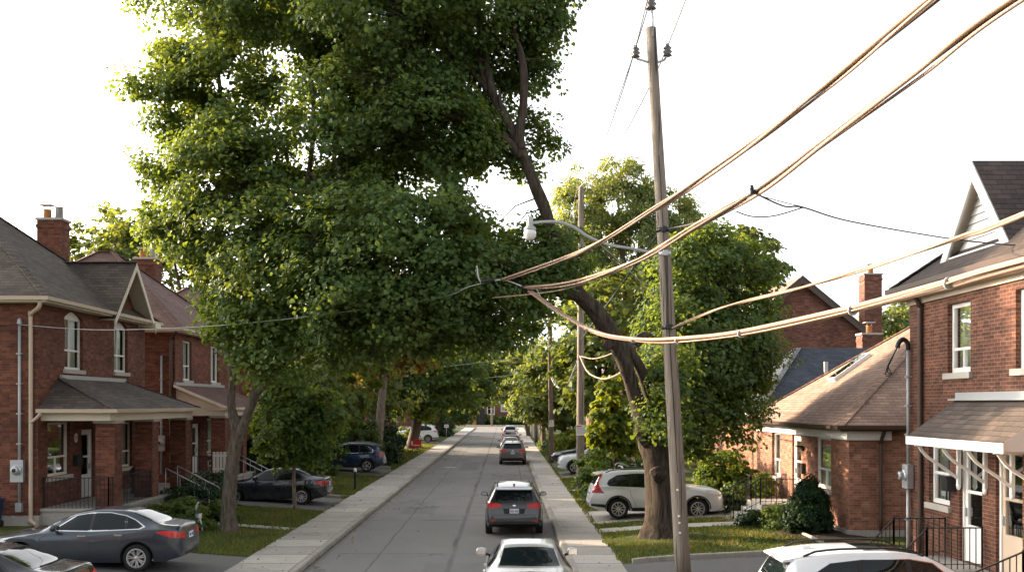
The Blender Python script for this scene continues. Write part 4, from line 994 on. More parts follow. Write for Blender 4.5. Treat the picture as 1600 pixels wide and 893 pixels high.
class Car:
    def __init__(s, name, label, cat, sp, pm, loc, rz, group=None):
        s.sp, s.L = sp, sp['L']
        s.root = thing(name, label, cat, loc, rz, group)
        bm = body_mesh(sp); bm.normal_update(); s.bvh = BVHTree.FromBMesh(bm)
        me = bpy.data.meshes.new('body'); bm.to_mesh(me); bm.free()
        me.materials.append(pm); me.materials.append(M['dark']); me.set_sharp_from_angle(angle=R(38))
        s.body = place('body', me, s.root, False); s.pm = pm
    def hit(s, a, b, side):
        """project the 2-D point onto the body: side L/R (s,z), T (s,y), B (y,z), F (y,z)"""
        L = s.L
        if side in 'LR':
            q = 1 if side == 'L' else -1; o, d = V((L/2-a, q*3, b)), V((0, -q, 0))
        elif side == 'T': o, d = V((L/2-a, b, 4)), V((0, 0, -1))
        elif side == 'B': o, d = V((-5, a, b)), V((1, 0, 0))
        else: o, d = V((5, a, b)), V((-1, 0, 0))
        h, n, _, _ = s.bvh.ray_cast(o, d)
        if h is None:
            h, n, _, _ = s.bvh.find_nearest(V((o.x if abs(d.x) < .5 else -d.x*L/2, o.y if abs(d.y) < .5 else -d.y*.8, o.z if abs(d.z) < .5 else 1)))
        if n.dot(d) > 0: n = -n
        return h, n
    def patch(s, name, polys, side, mat, off=.006, parent=None, grid=.07, smooth=True):
        bm = bmesh.new()
        for poly in polys:
            f0 = bm.faces.new([bm.verts.new((a, b, 0)) for a, b in poly])
        mnx = min(p[0] for q in polys for p in q); mxx = max(p[0] for q in polys for p in q); mny = min(p[1] for q in polys for p in q); mxy = max(p[1] for q in polys for p in q)
        for ax, lo, hi in ((0, mnx, mxx), (1, mny, mxy)):
            n = max(1, int((hi-lo)/grid))
            for k in range(1, n):
                c = lo+(hi-lo)*k/n+.0007
                co = V((c, 0, 0)) if ax == 0 else V((0, c, 0)); no = V((1, 0, 0)) if ax == 0 else V((0, 1, 0))
                bmesh.ops.bisect_plane(bm, geom=bm.verts[:]+bm.edges[:]+bm.faces[:], plane_co=co, plane_no=no)
        data = {v: s.hit(v.co.x, v.co.y, side) for v in bm.verts}
        bd = [e for e in bm.edges if len(e.link_faces) == 1]
        for v, (h, n) in data.items(): v.co = h+n*off
        for e in bd:
            a, b = e.verts; a2 = bm.verts.new(data[a][0]-data[a][1]*.01); b2 = bm.verts.new(data[b][0]-data[b][1]*.01)
            bm.faces.new((a, b, b2, a2))
        for f in bm.faces: f.smooth = smooth
        bmesh.ops.recalc_face_normals(bm, faces=bm.faces)
        me = bpy.data.meshes.new(name); bm.to_mesh(me); bm.free(); me.materials.append(mat); me.set_sharp_from_angle(angle=R(40))
        return place(name, me, parent or s.root, False)
    def wheels(s, rim_spokes=10, rimr=.235, twist=.0):
        wr = s.sp['wr']; hwm = max(t[1] for t in s.sp['hw'])
        for k, w in enumerate(s.sp['wb']):
            for q in (1, -1):
                o = bpy.data.objects.new('wheel', WHEEL(wr, rimr)); COL.objects.link(o); o.parent = s.root
                o.location = (s.L/2-w, q*(hwm-.115), wr); o.rotation_euler = (0, 0, 0 if q > 0 else math.pi)
                r = bpy.data.objects.new('rim', RIM(rim_spokes, rimr)); COL.objects.link(r); r.parent = o; r.rotation_euler = (0, twist+w*2.1, 0)
    def mirrors(s, sx=None, z=None):
        sx = sx or s.L*.335; z = z or interp(s.sp['belt'], sx)+.09; hw = max(t[1] for t in s.sp['hw'])
        for q in (1, -1):
            mb = MB(); c = V((s.L/2-sx, q*(hw+.085), z))
            for ax, (rx, ry, rz_) in ((0, (.085, .125, .085)),):
                pr = []
                for i in range(7):
                    t = -1+2*i/6; ring = []
                    rr = math.sqrt(max(.02, 1-abs(t)**3.5))
                    for k in range(12):
                        a = 2*math.pi*k/12; ring.append(mb.bm.verts.new(c+V((t*rx, q*math.copysign(abs(math.cos(a))**.75, math.cos(a))*ry*rr, math.copysign(abs(math.sin(a))**.75, math.sin(a))*rz_*rr))))
                    pr.append(ring)
                for a, b in zip(pr, pr[1:]):
                    for k in range(12): mb.bm.faces.new((a[k], a[(k+1) % 12], b[(k+1) % 12], b[k])).smooth = True
                mb.bm.faces.new(pr[0]); mb.bm.faces.new(pr[-1])
            mb.bar(c+V((0, -q*.08, -.05)), c+V((0.02, -q*.20, -.09)), .05, .05, 1)
            m = mb.build('mirror', [s.pm if s.mircol else M['dark'], M['dark']], s.root, False, sharp=45)
            mb = MB(); mb.box(c.x-.092, c.x-.082, c.y-.09, c.y+.09, c.z-.058, c.z+.058); mb.build('mirror_glass', M['mirror'], m, False)
    mircol = True
    def line(s, pts, side, name='door_seam', w=.009, mat=None):
        polys = []
        for (a0, b0), (a1, b1) in zip(pts, pts[1:]):
            dx, dy = a1-a0, b1-b0; l = math.hypot(dx, dy); nx, ny = -dy/l*w/2, dx/l*w/2
            polys.append([(a0+nx, b0+ny), (a1+nx, b1+ny), (a1-nx, b1-ny), (a0-nx, b0-ny)])
        return s.patch(name, polys, side, mat or M['dark'], .0022, s.body, .12)
    def box(s, name, c, dx, dy, dz, mat, parent=None):
        mb = MB(); mb.box(c[0]-dx, c[0]+dx, c[1]-dy, c[1]+dy, c[2]-dz, c[2]+dz); o = mb.build(name, mat, parent or s.root, False); return o
    def plate(s, side, y, z, w=.15, h=.075):
        h0, n = s.hit(y, z, side); q = -1 if side == 'B' else 1
        o = s.box('licence_plate', (h0.x+q*.012, y, z), .008, w, h, M['plate'])
        mb = MB()
        for i in range(7):
            if i == 3: continue
            yy = y-w*.75+w*1.5*i/6; mb.box(h0.x+q*.021-.003, h0.x+q*.021+.003, yy-.011, yy+.011, z-h*.45, z+h*.35)
        mb.build('characters', M['blueink'], o, False)
_WM = {}
def WHEEL(r, rim):
    if ('w', r, rim) not in _WM:
        mb = MB(); a = rim+.012
        mb.lathe([(a-.03, -.10), (a, -.105), (r-.03, -.112), (r-.008, -.09), (r, -.06), (r, .06), (r-.008, .09), (r-.03, .112), (a, .105), (a-.03, .10)], (0, 0, 0), 'y', 36, 0, cap=False)
        _WM['w', r, rim] = mb.mesh('wheel', [M['rubber']], 50)
    return _WM['w', r, rim]
def RIM(n, rim):
    if ('r', n, rim) not in _WM:
        mb = MB()
        mb.lathe([(rim-.012, .03), (rim+.012, .098), (rim+.010, .106), (rim-.014, .108), (rim-.03, .09), (rim-.034, .03)], (0, 0, 0), 'y', 36, 0, cap=False)
        mb.lathe([(.01, .0), (rim, .0), (rim, .012), (.01, .012)], (0, 0, 0), 'y', 30, 1)
        mb.lathe([(.055, .05), (.05, .088), (.03, .095), (.005, .096)], (0, 0, 0), 'y', 16, 0)
        for k in range(n):
            a = 2*math.pi*k/n
            for off in ((-.13, .13) if n <= 7 else (0,)):
                a1 = a+off*.5; a2 = a+off*1.25
                p = V((math.cos(a1)*.045, .075, math.sin(a1)*.045)); q = V((math.cos(a2)*(rim-.02), .09, math.sin(a2)*(rim-.02)))
                mb.bar(p, q, .034 if n > 7 else .032, .024, 0, up=V((0, 1, 0)))
        _WM['r', n, rim] = mb.mesh('rim', [M['alloy'], M['dark']], 45)
    return _WM['r', n, rim]
def side_glass(c, polys, trim=None, trimmat='dark'):
    """each window of both sides its own part; thin surround behind them"""
    for side in 'LR':
        if trim: c.patch('window_trim', [trim], side, M[trimmat], .004)
        for p in polys: c.patch('side_window', [p], side, M['carglass'], .0075)
def sym(poly): return [(a, -b) for a, b in poly]
def handles(c, pts, mat):
    for side, q in (('L', 1), ('R', -1)):
        for a, z in pts:
            h, n = c.hit(a, z, side); c.box('door_handle', (h.x, h.y+n.y*.018, z), .10, .016, .016, mat)
def make_sedan(name, label, loc, rz, pm, group, spokes=10, chrome=False, sp=SEDAN, dark_trim='dark', tail=None, cat='car', seams=True, mirror_dark=False):
    c = Car(name, label, cat, sp, pm, loc, rz, group); k = sp['L']/4.82
    c.mircol = not mirror_dark
    c.wheels(spokes, .225)
    S = lambda pts: [(a*k, b) for a, b in pts]
    c.patch('windshield', [S([(1.50, -.60), (1.44, 0), (1.50, .60), (2.16, .53), (2.22, 0), (2.16, -.53)])], 'T', M['carglass'])
    c.patch('rear_window', [S([(3.60, -.50), (3.57, 0), (3.60, .50), (4.22, .60), (4.27, 0), (4.22, -.60)])], 'T', M['carglass'])
    front = S([(1.80, 1.0), (2.28, 1.305), (2.62, 1.36), (2.62, .985)]); rear = S([(2.70, .985), (2.70, 1.362), (3.05, 1.36), (3.42, 1.295), (3.48, 1.01)]); qt = S([(3.53, 1.02), (3.50, 1.27), (3.66, 1.2), (3.86, 1.07), (3.80, 1.035)])
    trim = S([(1.70, .965), (2.24, 1.325), (2.62, 1.388), (3.06, 1.388), (3.46, 1.315), (3.70, 1.215), (3.96, 1.06), (3.84, 1.005), (2.7, .955)])
    side_glass(c, [front, rear, qt], trim, 'chrome' if chrome else dark_trim)
    c.patch('window_trim', [S([(1.78, .99), (2.26, 1.312), (2.62, 1.372), (3.06, 1.372), (3.44, 1.303), (3.68, 1.205), (3.90, 1.07), (3.82, 1.025), (2.7, .975)])], 'L', M['dark'], .0055)
    c.patch('window_trim', [S([(1.78, .99), (2.26, 1.312), (2.62, 1.372), (3.06, 1.372), (3.44, 1.303), (3.68, 1.205), (3.90, 1.07), (3.82, 1.025), (2.7, .975)])], 'R', M['dark'], .0055)
    if seams:
        for sd in 'LR':
            c.line(S([(1.47, .42), (1.47, .80), (1.75, .96)]), sd); c.line(S([(2.66, .30), (2.66, .96)]), sd); c.line(S([(3.48, .96), (3.46, .75), (3.30, .45), (3.24, .30)]), sd); c.line(S([(1.45, .30), (3.25, .30)]), sd)
        c.line(S([(3.74, .80), (3.90, .80), (3.90, .93), (3.74, .93), (3.74, .80)]), 'R', 'fuel_door')
        c.line([(y, 1.075-.02*abs(y)) for y in (-.62, 0, .62)], 'B', 'boot_seam'); c.line([(.62, 1.03), (.56, .72)], 'B', 'boot_seam'); c.line([(-.62, 1.03), (-.56, .72)], 'B', 'boot_seam'); c.line([(-.56, .70), (.56, .70)], 'B', 'boot_seam')
    handles(c, S([(2.48, .86), (3.36, .88)]), M['chrome'] if chrome else pm)
    tl = S(tail or [(4.22, .94), (4.42, .97), (4.68, .955), (4.78, .86), (4.76, .80), (4.60, .80), (4.42, .86)])
    for sd in 'LR': c.patch('taillight', [tl], sd, M['tail'], .009)
    for q in (1, -1): c.patch('taillight', [[(q*.38, .86), (q*.66, .95), (q*.72, .84), (q*.66, .76), (q*.42, .78)]], 'B', M['tail'], .008)
    hl = S([(.10, .62), (.32, .72), (.72, .80), (.62, .70), (.3, .62)])
    for sd in 'LR': c.patch('headlight', [hl], sd, M['head'], .008)
    for q in (1, -1): c.patch('headlight', [[(q*.42, .60), (q*.72, .66), (q*.74, .56), (q*.44, .52)]], 'F', M['head'], .008)
    c.patch('grille', [[(-.36, .56), (.36, .56), (.3, .38), (-.3, .38)]], 'F', M['dark'], .006)
    c.patch('bumper_insert', [[(-.5, .42), (.5, .42), (.45, .36), (-.45, .36)]], 'B', M['dark'], .006)
    c.plate('B', 0, .80)
    c.mirrors(1.86*k, 1.06)
    c.line(S([(4.29, -.62), (4.34, 0), (4.29, .62)]), 'T', 'boot_seam')
    return c
def make_suv(name, label, loc, rz, pm, group, spokes=5, sp=SUV, tail='wrap', rails='dark', clad=True, chrome=False, cat='suv', sunroof=False, spoiler=True, mirror_dark=False, wiper=True, cross=False):
    c = Car(name, label, cat, sp, pm, loc, rz, group); k = sp['L']/4.5; zk = max(t[1] for t in sp['top'])/1.665
    c.mircol = not mirror_dark
    c.wheels(spokes, .24)
    S = lambda pts: [(a*k, b*zk) for a, b in pts]; YZ = lambda pts: [(a, b*zk) for a, b in pts]
    c.patch('windshield', [S([(1.28, -.64), (1.22, 0), (1.28, .64), (1.90, .58), (1.97, 0), (1.90, -.58)])], 'T', M['carglass'])
    c.patch('rear_window', [YZ([(-.60, 1.15), (.60, 1.15), (.625, 1.22), (.55, 1.485), (-.55, 1.485), (-.625, 1.22)])], 'B', M['carglass'])
    fr = S([(1.52, 1.10), (1.96, 1.47), (2.30, 1.535), (2.30, 1.10)]); re = S([(2.38, 1.105), (2.38, 1.54), (3.05, 1.53), (3.12, 1.12)]); qt = S([(3.19, 1.13), (3.13, 1.525), (3.55, 1.475), (3.80, 1.33), (3.86, 1.22), (3.82, 1.16)])
    trim = S([(1.44, 1.07), (1.94, 1.492), (2.30, 1.556), (3.06, 1.552), (3.58, 1.497), (3.85, 1.34), (3.92, 1.21), (3.85, 1.13), (2.3, 1.07)])
    side_glass(c, [fr, re, qt], trim, 'chrome' if chrome else 'dark')
    if chrome:
        for sd in 'LR': c.patch('window_trim', [S([(1.49, 1.09), (1.95, 1.482), (2.30, 1.546), (3.06, 1.541), (3.56, 1.485), (3.82, 1.335), (3.89, 1.215), (3.83, 1.148), (2.3, 1.09)])], sd, M['dark'], .0055)
    for sd in 'LR':
        c.line(S([(1.42, .42), (1.40, .85), (1.55, 1.07)]), sd); c.line(S([(2.34, .36), (2.34, 1.06)]), sd); c.line(S([(3.16, 1.08), (3.14, .85), (2.98, .5), (2.95, .36)]), sd); c.line(S([(1.42, .36), (2.95, .36)]), sd)
        if clad:
            Ra = sp['wr']+.065; polys = []
            for w in sp['wb']:
                for i in range(16):
                    a0, a1 = math.pi*i/16, math.pi*(i+1)/16; ro = Ra+.06
                    polys.append([(w+Ra*1.04*math.cos(a0), sp['wr']+Ra*1.04*math.sin(a0)), (w+ro*math.cos(a0), sp['wr']+ro*math.sin(a0)), (w+ro*math.cos(a1), sp['wr']+ro*math.sin(a1)), (w+Ra*1.04*math.cos(a1), sp['wr']+Ra*1.04*math.sin(a1))])
            c.patch('wheel_arch_trim', polys, sd, M['dark'], .012, None, .12)
            c.patch('sill_trim', [[(sp['wb'][0]+Ra+.06, .27), (sp['wb'][1]-Ra-.06, .28), (sp['wb'][1]-Ra-.06, .40), (sp['wb'][0]+Ra+.06, .40)]], sd, M['dark'], .012, None, .1)
            c.patch('sill_trim', [[(sp['wb'][1]+Ra+.05, .40), (sp['L']-.06, .46), (sp['L']-.06, .53), (sp['wb'][1]+Ra+.05, .52)]], sd, M['dark'], .010, None, .1)
    handles(c, S([(2.18, .93), (3.0, .95)]), pm if not chrome else M['chrome'])
    if tail == 'wrap':
        for q, sd in ((1, 'L'), (-1, 'R')):
            c.patch('taillight', [YZ([(q*.42, 1.05), (q*.76, 1.10), (q*.83, 1.06), (q*.82, .94), (q*.74, .90), (q*.42, .94)])], 'B', M['tail'], .01)
            c.patch('taillight', [S([(4.02, 1.06), (4.22, 1.09), (4.36, 1.06), (4.40, .95), (4.33, .92), (4.12, 1.0)])], sd, M['tail'], .009)
            c.patch('reflector', [YZ([(q*.60, .545), (q*.76, .55), (q*.74, .50), (q*.60, .49)])], 'B', M['tail'], .008)
    else:
        for sd in 'LR':
            c.patch('taillight', [S([(4.03, 1.56), (4.14, 1.54), (4.20, 1.42), (4.26, 1.30), (4.33, 1.14), (4.38, 1.0), (4.41, .90), (4.18, .89), (4.00, .88), (4.10, 1.0), (4.19, 1.16), (4.18, 1.30), (4.12, 1.42)])], sd, M['tail'], .012, None, .05)
        for q in (1, -1): c.patch('reflector', [YZ([(q*.56, .56), (q*.74, .57), (q*.72, .51), (q*.56, .50)])], 'B', M['tail'], .008)
    for sd in 'LR': c.patch('headlight', [S([(.08, .84), (.22, .93), (.62, 1.0), (.66, .95), (.40, .82), (.14, .77)])], sd, M['head'], .009)
    for q in (1, -1):
        c.patch('headlight', [YZ([(q*.40, .86), (q*.70, .93), (q*.76, .84), (q*.72, .76), (q*.42, .76)])], 'F', M['head'], .009)
        c.patch('fog_lamp', [YZ([(q*.58, .56), (q*.72, .57), (q*.70, .47), (q*.58, .46)])], 'F', M['dark'], .008)
    c.patch('grille', [YZ([(-.38, .86), (.38, .86), (.36, .66), (-.36, .66)])], 'F', M['dark'], .007); c.patch('lower_grille', [YZ([(-.5, .56), (.5, .56), (.46, .42), (-.46, .42)])], 'F', M['dark'], .006)
    c.patch('plate_recess', [YZ([(-.36, .91), (.36, .91), (.32, .74), (-.32, .74)])], 'B', M['dark'] if pm.name.startswith('dark') else pm, .004)
    c.patch('rear_skirt', [YZ([(-.70, .50), (.70, .50), (.66, .44), (-.66, .44)])], 'B', M['dark'], .008)
    c.line(YZ([(-.70, .70), (.70, .70)]), 'B', 'tailgate_seam', .012); c.line(YZ([(-.74, .62), (.74, .62)]), 'B', 'tailgate_seam', .01)
    c.patch('emblem', [YZ([(-.07, 1.0), (0, 1.03), (.07, 1.0), (0, .97)])], 'B', M['chrome'], .012)
    c.plate('B', 0, .83*zk)
    if spoiler:
        mb = MB(); L = sp['L']; zt = interp(sp['top'], 4.0*k)
        pts = [(L/2-3.93*k, zt+.012), (L/2-4.27*k, zt-.055), (L/2-4.28*k, zt-.085), (L/2-4.06*k, zt-.07)]
        mb.prism([(x, -.58, z) for x, z in pts], (0, 1.16, 0), 0); mb.box(L/2-4.283*k, L/2-4.27*k, -.12, .12, zt-.08, zt-.065, 1); mb.build('spoiler', [pm, M['tail']], c.root, False)
        mb = MB(); q = V((L/2-3.72*k, 0, interp(sp['top'], 3.72*k))); mb.prism([q+V((.07, -.025, -.01)), q+V((.07, .025, -.01)), q+V((-.07, .03, -.02)), q+V((-.07, -.03, -.02))], (-.03, 0, .075)); mb.build('antenna', pm, c.root, False)
    if wiper:
        a, n = c.hit(0.02, 1.19*zk, 'B'); b, n2 = c.hit(.42, 1.23*zk, 'B'); mb = MB(); mb.bar(a+n*.03, b+n2*.03, .02, .015); mb.build('wiper', M['dark'], c.root, False)
    if rails:
        for q in (1, -1):
            mb = MB(); pts = []
            for t in np.linspace(0, 1, 11):
                a = lerp(2.05, 3.95, t)*k; h, n = c.hit(a, q*.56, 'T'); up = .055*min(1, math.sin(math.pi*t)*3.2) if 0 < t < 1 else 0; pts.append(h+Z*(up+.004))
            for p0, p1 in zip(pts, pts[1:]): mb.bar(p0, p1, .035, .03)
            mb.build('roof_rail', M[rails], c.root, False)
    if cross:
        for a in (2.45, 3.35):
            pts = []
            for t in np.linspace(-1, 1, 9): h, n = c.hit(a*k, t*.56, 'T'); pts.append(V((h.x, t*.60, interp(sp['top'], a*k)+.10)))
            mb = MB(); mb.tube(pts, .022, 8)
            for t in (-.5, .5):
                cc = V((pts[0].x, t, interp(sp['top'], a*k)+.15)); mb.tube([cc+V((-.18, 0, -.02)), cc+V((-.1, 0, .05)), cc+V((.1, 0, .05)), cc+V((.18, 0, -.02))], .02, 6)
            mb.build('roof_bar', M['lamp'], c.root, False)
    if sunroof: c.patch('sunroof', [S([(2.1, -.48), (2.1, .48), (2.95, .47), (2.95, -.47)])], 'T', M['carglass'], .006)
    c.mirrors(1.62*k, 1.14*zk)
    return c
PT = dict(silver=paint('silver_paint', (.50, .51, .51), .75, .3), grey=paint('dark_grey_paint', (.032, .032, .034), .5, .3), grey2=paint('blue_grey_paint', (.034, .045, .060), .6, .28), black=paint('dark_blue_black_paint', (.014, .019, .026), .4, .25),
    navy=paint('navy_paint', (.012, .028, .075), .45, .26), white=paint('white_paint', (.62, .65, .68), .1, .3), pearl=paint('silver_white_paint', (.62, .635, .645), .35, .3), bronze=paint('brown_grey_paint', (.085, .075, .065), .55, .3), red=paint('dark_red_paint', (.10, .022, .018), .4, .3), jet=paint('jet_black_paint', (.010, .011, .013), .3, .2))
GS = 'cars parked along the right kerb'; GD = 'cars parked in the driveways'
U90 = math.pi/2
make_sedan('parked_car', 'silver sedan at the bottom of the photo, nearest car at the kerb', (.47, 21.35, 0), U90, PT['silver'], GS, mirror_dark=False)
make_suv('parked_suv', 'dark grey suv right in front of the silver sedan, red taillights', (.28, 34.4, 0), U90, PT['grey'], GS, sp=scaled(SUV, 1, 1.03, 1.0), mirror_dark=True)
make_suv('parked_suv', 'brown grey suv at the kerb farther up, first of the distant kerb cars', (.50, 72.0, 0), U90, PT['bronze'], GS, mirror_dark=True, sp=scaled(SUV, 1, 1.03))
make_sedan('parked_car', 'white roofed car at the kerb just beyond the brown grey suv', (.42, 86.3, 0), U90, PT['white'], GS, mirror_dark=True)
make_sedan('parked_car', 'dark red car between the white roofed car and the farthest silver one', (.55, 103.5, 0), U90, PT['red'], GS, mirror_dark=True)
make_suv('parked_suv', 'farthest silver suv parked at the kerb near the end of the street', (.55, 122, 0), U90, PT['silver'], GS, mirror_dark=True)
def yard(x): return zg(x)+.012
make_sedan('parked_car', 'blue grey sedan with bright window trim on the nearest left driveway', (-10.2, 24.7, yard(-9.3)-.02), math.pi, PT['grey2'], GD, chrome=True, spokes=7)
make_sedan('parked_car', 'black sedan cut off by the lower left corner of the photo', (-9.95, 17.75, yard(-10)-.02), math.pi, PT['jet'], GD)
make_sedan('parked_car', 'dark blue black sedan on the driveway behind the left maple and young tree', (-9.55, 41.0, yard(-9.2)-.06), math.pi, PT['black'], GD, sp=scaled(SEDAN, .965, 1, 1.0), tail=[(4.30, .93), (4.50, .97), (4.70, .95), (4.79, .86), (4.77, .77), (4.62, .75), (4.40, .84)])
make_suv('parked_suv', 'navy blue suv with bright window line on the third left driveway', (-9.5, 59.4, yard(-9.2)), math.pi, PT['navy'], GD, chrome=True, rails='steel', sp=scaled(SUV, 1.03, 1, 1.0))
make_suv('parked_suv', 'silver white suv with tall red taillights and roof bars, partly behind the big trunk', (5.36, 36.0, yard(4.6)-.02), 0, PT['pearl'], GD, tail='tall', spokes=10, sp=scaled(SUV, 1.065, 1.0, 1.02), cross=True, rails='dark')
make_suv('parked_suv', 'pale blue white suv with sunroof in the lower right corner', (6.52, 16.6, yard(6.0)-.06), 0, PT['white'], GD, tail='wrap', sunroof=True, sp=scaled(SUV, 1.02, 1, 1.0), chrome=True)
make_suv('parked_suv', 'pale suv facing the street, front end beside the pole with the white sign', (5.3, 58.4, yard(4.6)), math.pi, PT['white'], GD, rails='steel')
make_sedan('parked_car', 'dark car facing the street behind the brown pole on the right', (5.5, 67.2, yard(4.6)), math.pi, PT['jet'], GD)
make_suv('parked_van', 'white van half hidden by dark trees far up on the left', (-9.4, 104, yard(-9)), math.pi, PT['white'], GD, rails=None, sp=scaled(SUV, 1.05, 1.02, 1.12), cat='van')
# ================================================================= trees and shrubs
def rot_rows(n): return n/np.maximum(1e-6, np.linalg.norm(n, axis=1, keepdims=True))
LEAF = np.array([(0, 0, 0), (-.50, .28, .10), (-.36, .72, .07), (0, 1.0, -.06), (.50, .28, .10), (.36, .72, .07)])
LEAFF = np.array([(0, 3, 2, 1), (0, 4, 5, 3)])
def leaves(name, pos, nrm, tip, size, tint, mat, parent=None, slim=1.0):
    n = len(pos); nrm = rot_rows(nrm); x = rot_rows(np.cross(tip, nrm)); y = np.cross(nrm, x)
    s = size[:, None, None]
    v = pos[:, None, :]+s*(LEAF[None, :, :1]*slim*x[:, None, :]+(LEAF[None, :, 1:2]-.35)*y[:, None, :]+LEAF[None, :, 2:3]*nrm[:, None, :])
    f = (np.arange(n)*6)[:, None, None]+LEAFF[None]
    return rawmesh(name, v.reshape(-1, 3), f.reshape(-1, 4), mat, tint, parent)
def nz3(p, s, o): return np.array([noise.noise(V((a*s+o, b*s, c*s))) for a, b, c in p])
def clumps(rg, blobs, spacing, hole=-.28, nsc=.42, inner=.35):
    """clump centres spread over (and thinly through) a set of ellipsoids; returns centres and outward directions"""
    C, O = [], []
    B = [(np.array(c), np.array(r if hasattr(r, '__len__') else (r, r, r), float)) for c, r in blobs]
    for i, (c, r) in enumerate(B):
        area = 4*np.pi*((r[0]*r[1])**1.6/3+(r[0]*r[2])**1.6/3+(r[1]*r[2])**1.6/3)**(1/1.6)
        n = max(3, int(area/spacing**2*1.5))
        d = rot_rows(rg.normal(size=(n, 3))); k = np.where(rg.random(n) < inner, rg.uniform(.25, .8, n), rg.uniform(.82, 1.06, n))
        wob = 1+.22*nz3(d*1.6, 1.0, i*3.7)
        p = c+d*r*(k*wob)[:, None]
        keep = np.ones(n, bool)
        for j, (c2, r2) in enumerate(B):
            if j != i: keep &= ~((((p-c2)/(r2*.62))**2).sum(1) < 1)
        C.append(p[keep]); O.append(d[keep])
    C = np.concatenate(C); O = np.concatenate(O)
    keep = nz3(C, nsc, 11.3) > hole
    return C[keep], O[keep]
def crown(name, blobs, mat, parent, seed, leaf=.2, per=46, R_=.62, spacing=.75, hole=-.3, droop=.35, updir=.75, flat=.42, inner=.35, tintbias=0, slim=1.0, jag=True):
    rg = np.random.default_rng(seed)
    C, O = clumps(rg, blobs, spacing, hole, inner=inner)
    m = len(C); ct = rg.normal(0, .13, m)+.10*O[:, 2]
    cr = R_*rg.uniform(.5, 1.4, m)
    idx = np.repeat(np.arange(m), per); n = len(idx)
    o = O[idx]; o = o*np.array([1, 1, .45]); o = rot_rows(o+1e-4)
    q = rg.normal(size=(n, 3)); q = rot_rows(q)*(rg.random(n)**.45)[:, None]*cr[idx][:, None]
    q[:, 2] *= flat
    hd = (q*o).sum(1); q[:, 2] -= droop*np.maximum(0, hd)*.9        # sprays hang outward and down
    p = C[idx]+q
    up = np.array([0, 0, 1.0])
    nr = up*updir+o*.55+rot_rows(q+1e-5)*.3+rg.normal(0, .42, (n, 3))
    tip = o*.9+rot_rows(q+1e-5)*.7-up*.55+rg.normal(0, .35, (n, 3))
    sz = leaf*rg.uniform(.55, 1.4, n)
    tint = np.clip(.42+tintbias+ct[idx]+rg.normal(0, .16, n), 0, 1)
    leaves(name, p, nr, tip, sz, tint, mat, parent, slim)
    return C, O
def limb(mb, pts, rad=None, per=5, sides=10, rough=.10, seed=0):
    """pts: (Vector, radius)"""
    a = smooth_path([(*p, r) for p, r in pts], per)
    mb.tube([V(q[:3]) for q in a], [max(.008, q[3]) for q in a], sides, rough=rough, seed=seed)
def twigs(mb, C, hubs, rg, frac=.5, r=.022):
    hb = np.array([list(h) for h in hubs])
    for c in C:
        if rg.random() > frac: continue
        i = np.argmin(((hb-c)**2).sum(1)); h = V(hb[i]); c = V(c); d = c-h
        if d.length < .4 or d.length > 6: continue
        mid = h+d*.5+V((0, 0, .10*d.length)); L = d.length
        mb.tube([h, mid, c], [r*(.5+L*.35), r*(.35+.2*L), .006], 4, cap=False)
def tree(name, label, base, limbs, blobs, mat, bmat, seed, group=None, cat='tree', hubs=None, tw=.45, sides=10, rough=.1, crowns=None, **kw):
    t = thing(name, label, cat, base, group=group)
    cs = []
    for i, (bl, mt, k2) in enumerate(crowns or [(blobs, mat, {})]):
        C, O = crown('crown', bl, mt, t, seed+i*17, **{**kw, **k2}); cs.append(C)
    mb = MB(); hb = []
    for i, lm in enumerate(limbs):
        limb(mb, lm, seed=seed+i, sides=sides if i == 0 else max(6, sides-2), rough=rough)
        a = smooth_path([(*p, r) for p, r in lm], 4)
        hb += [q[:3] for q in a if q[3] < .32]
    if tw and hb: twigs(mb, np.concatenate(cs), hb, np.random.default_rng(seed), tw)
    mb.build('trunk', bmat, t, fix=False)
    return t
def B(px, py, d, r): return (tuple(P(px, py, d)), r)
def J(px, py, d, r): return (P(px, py, d), r)
HI = dict(leaf=.118, per=118, R_=.68, spacing=.82, flat=.62)
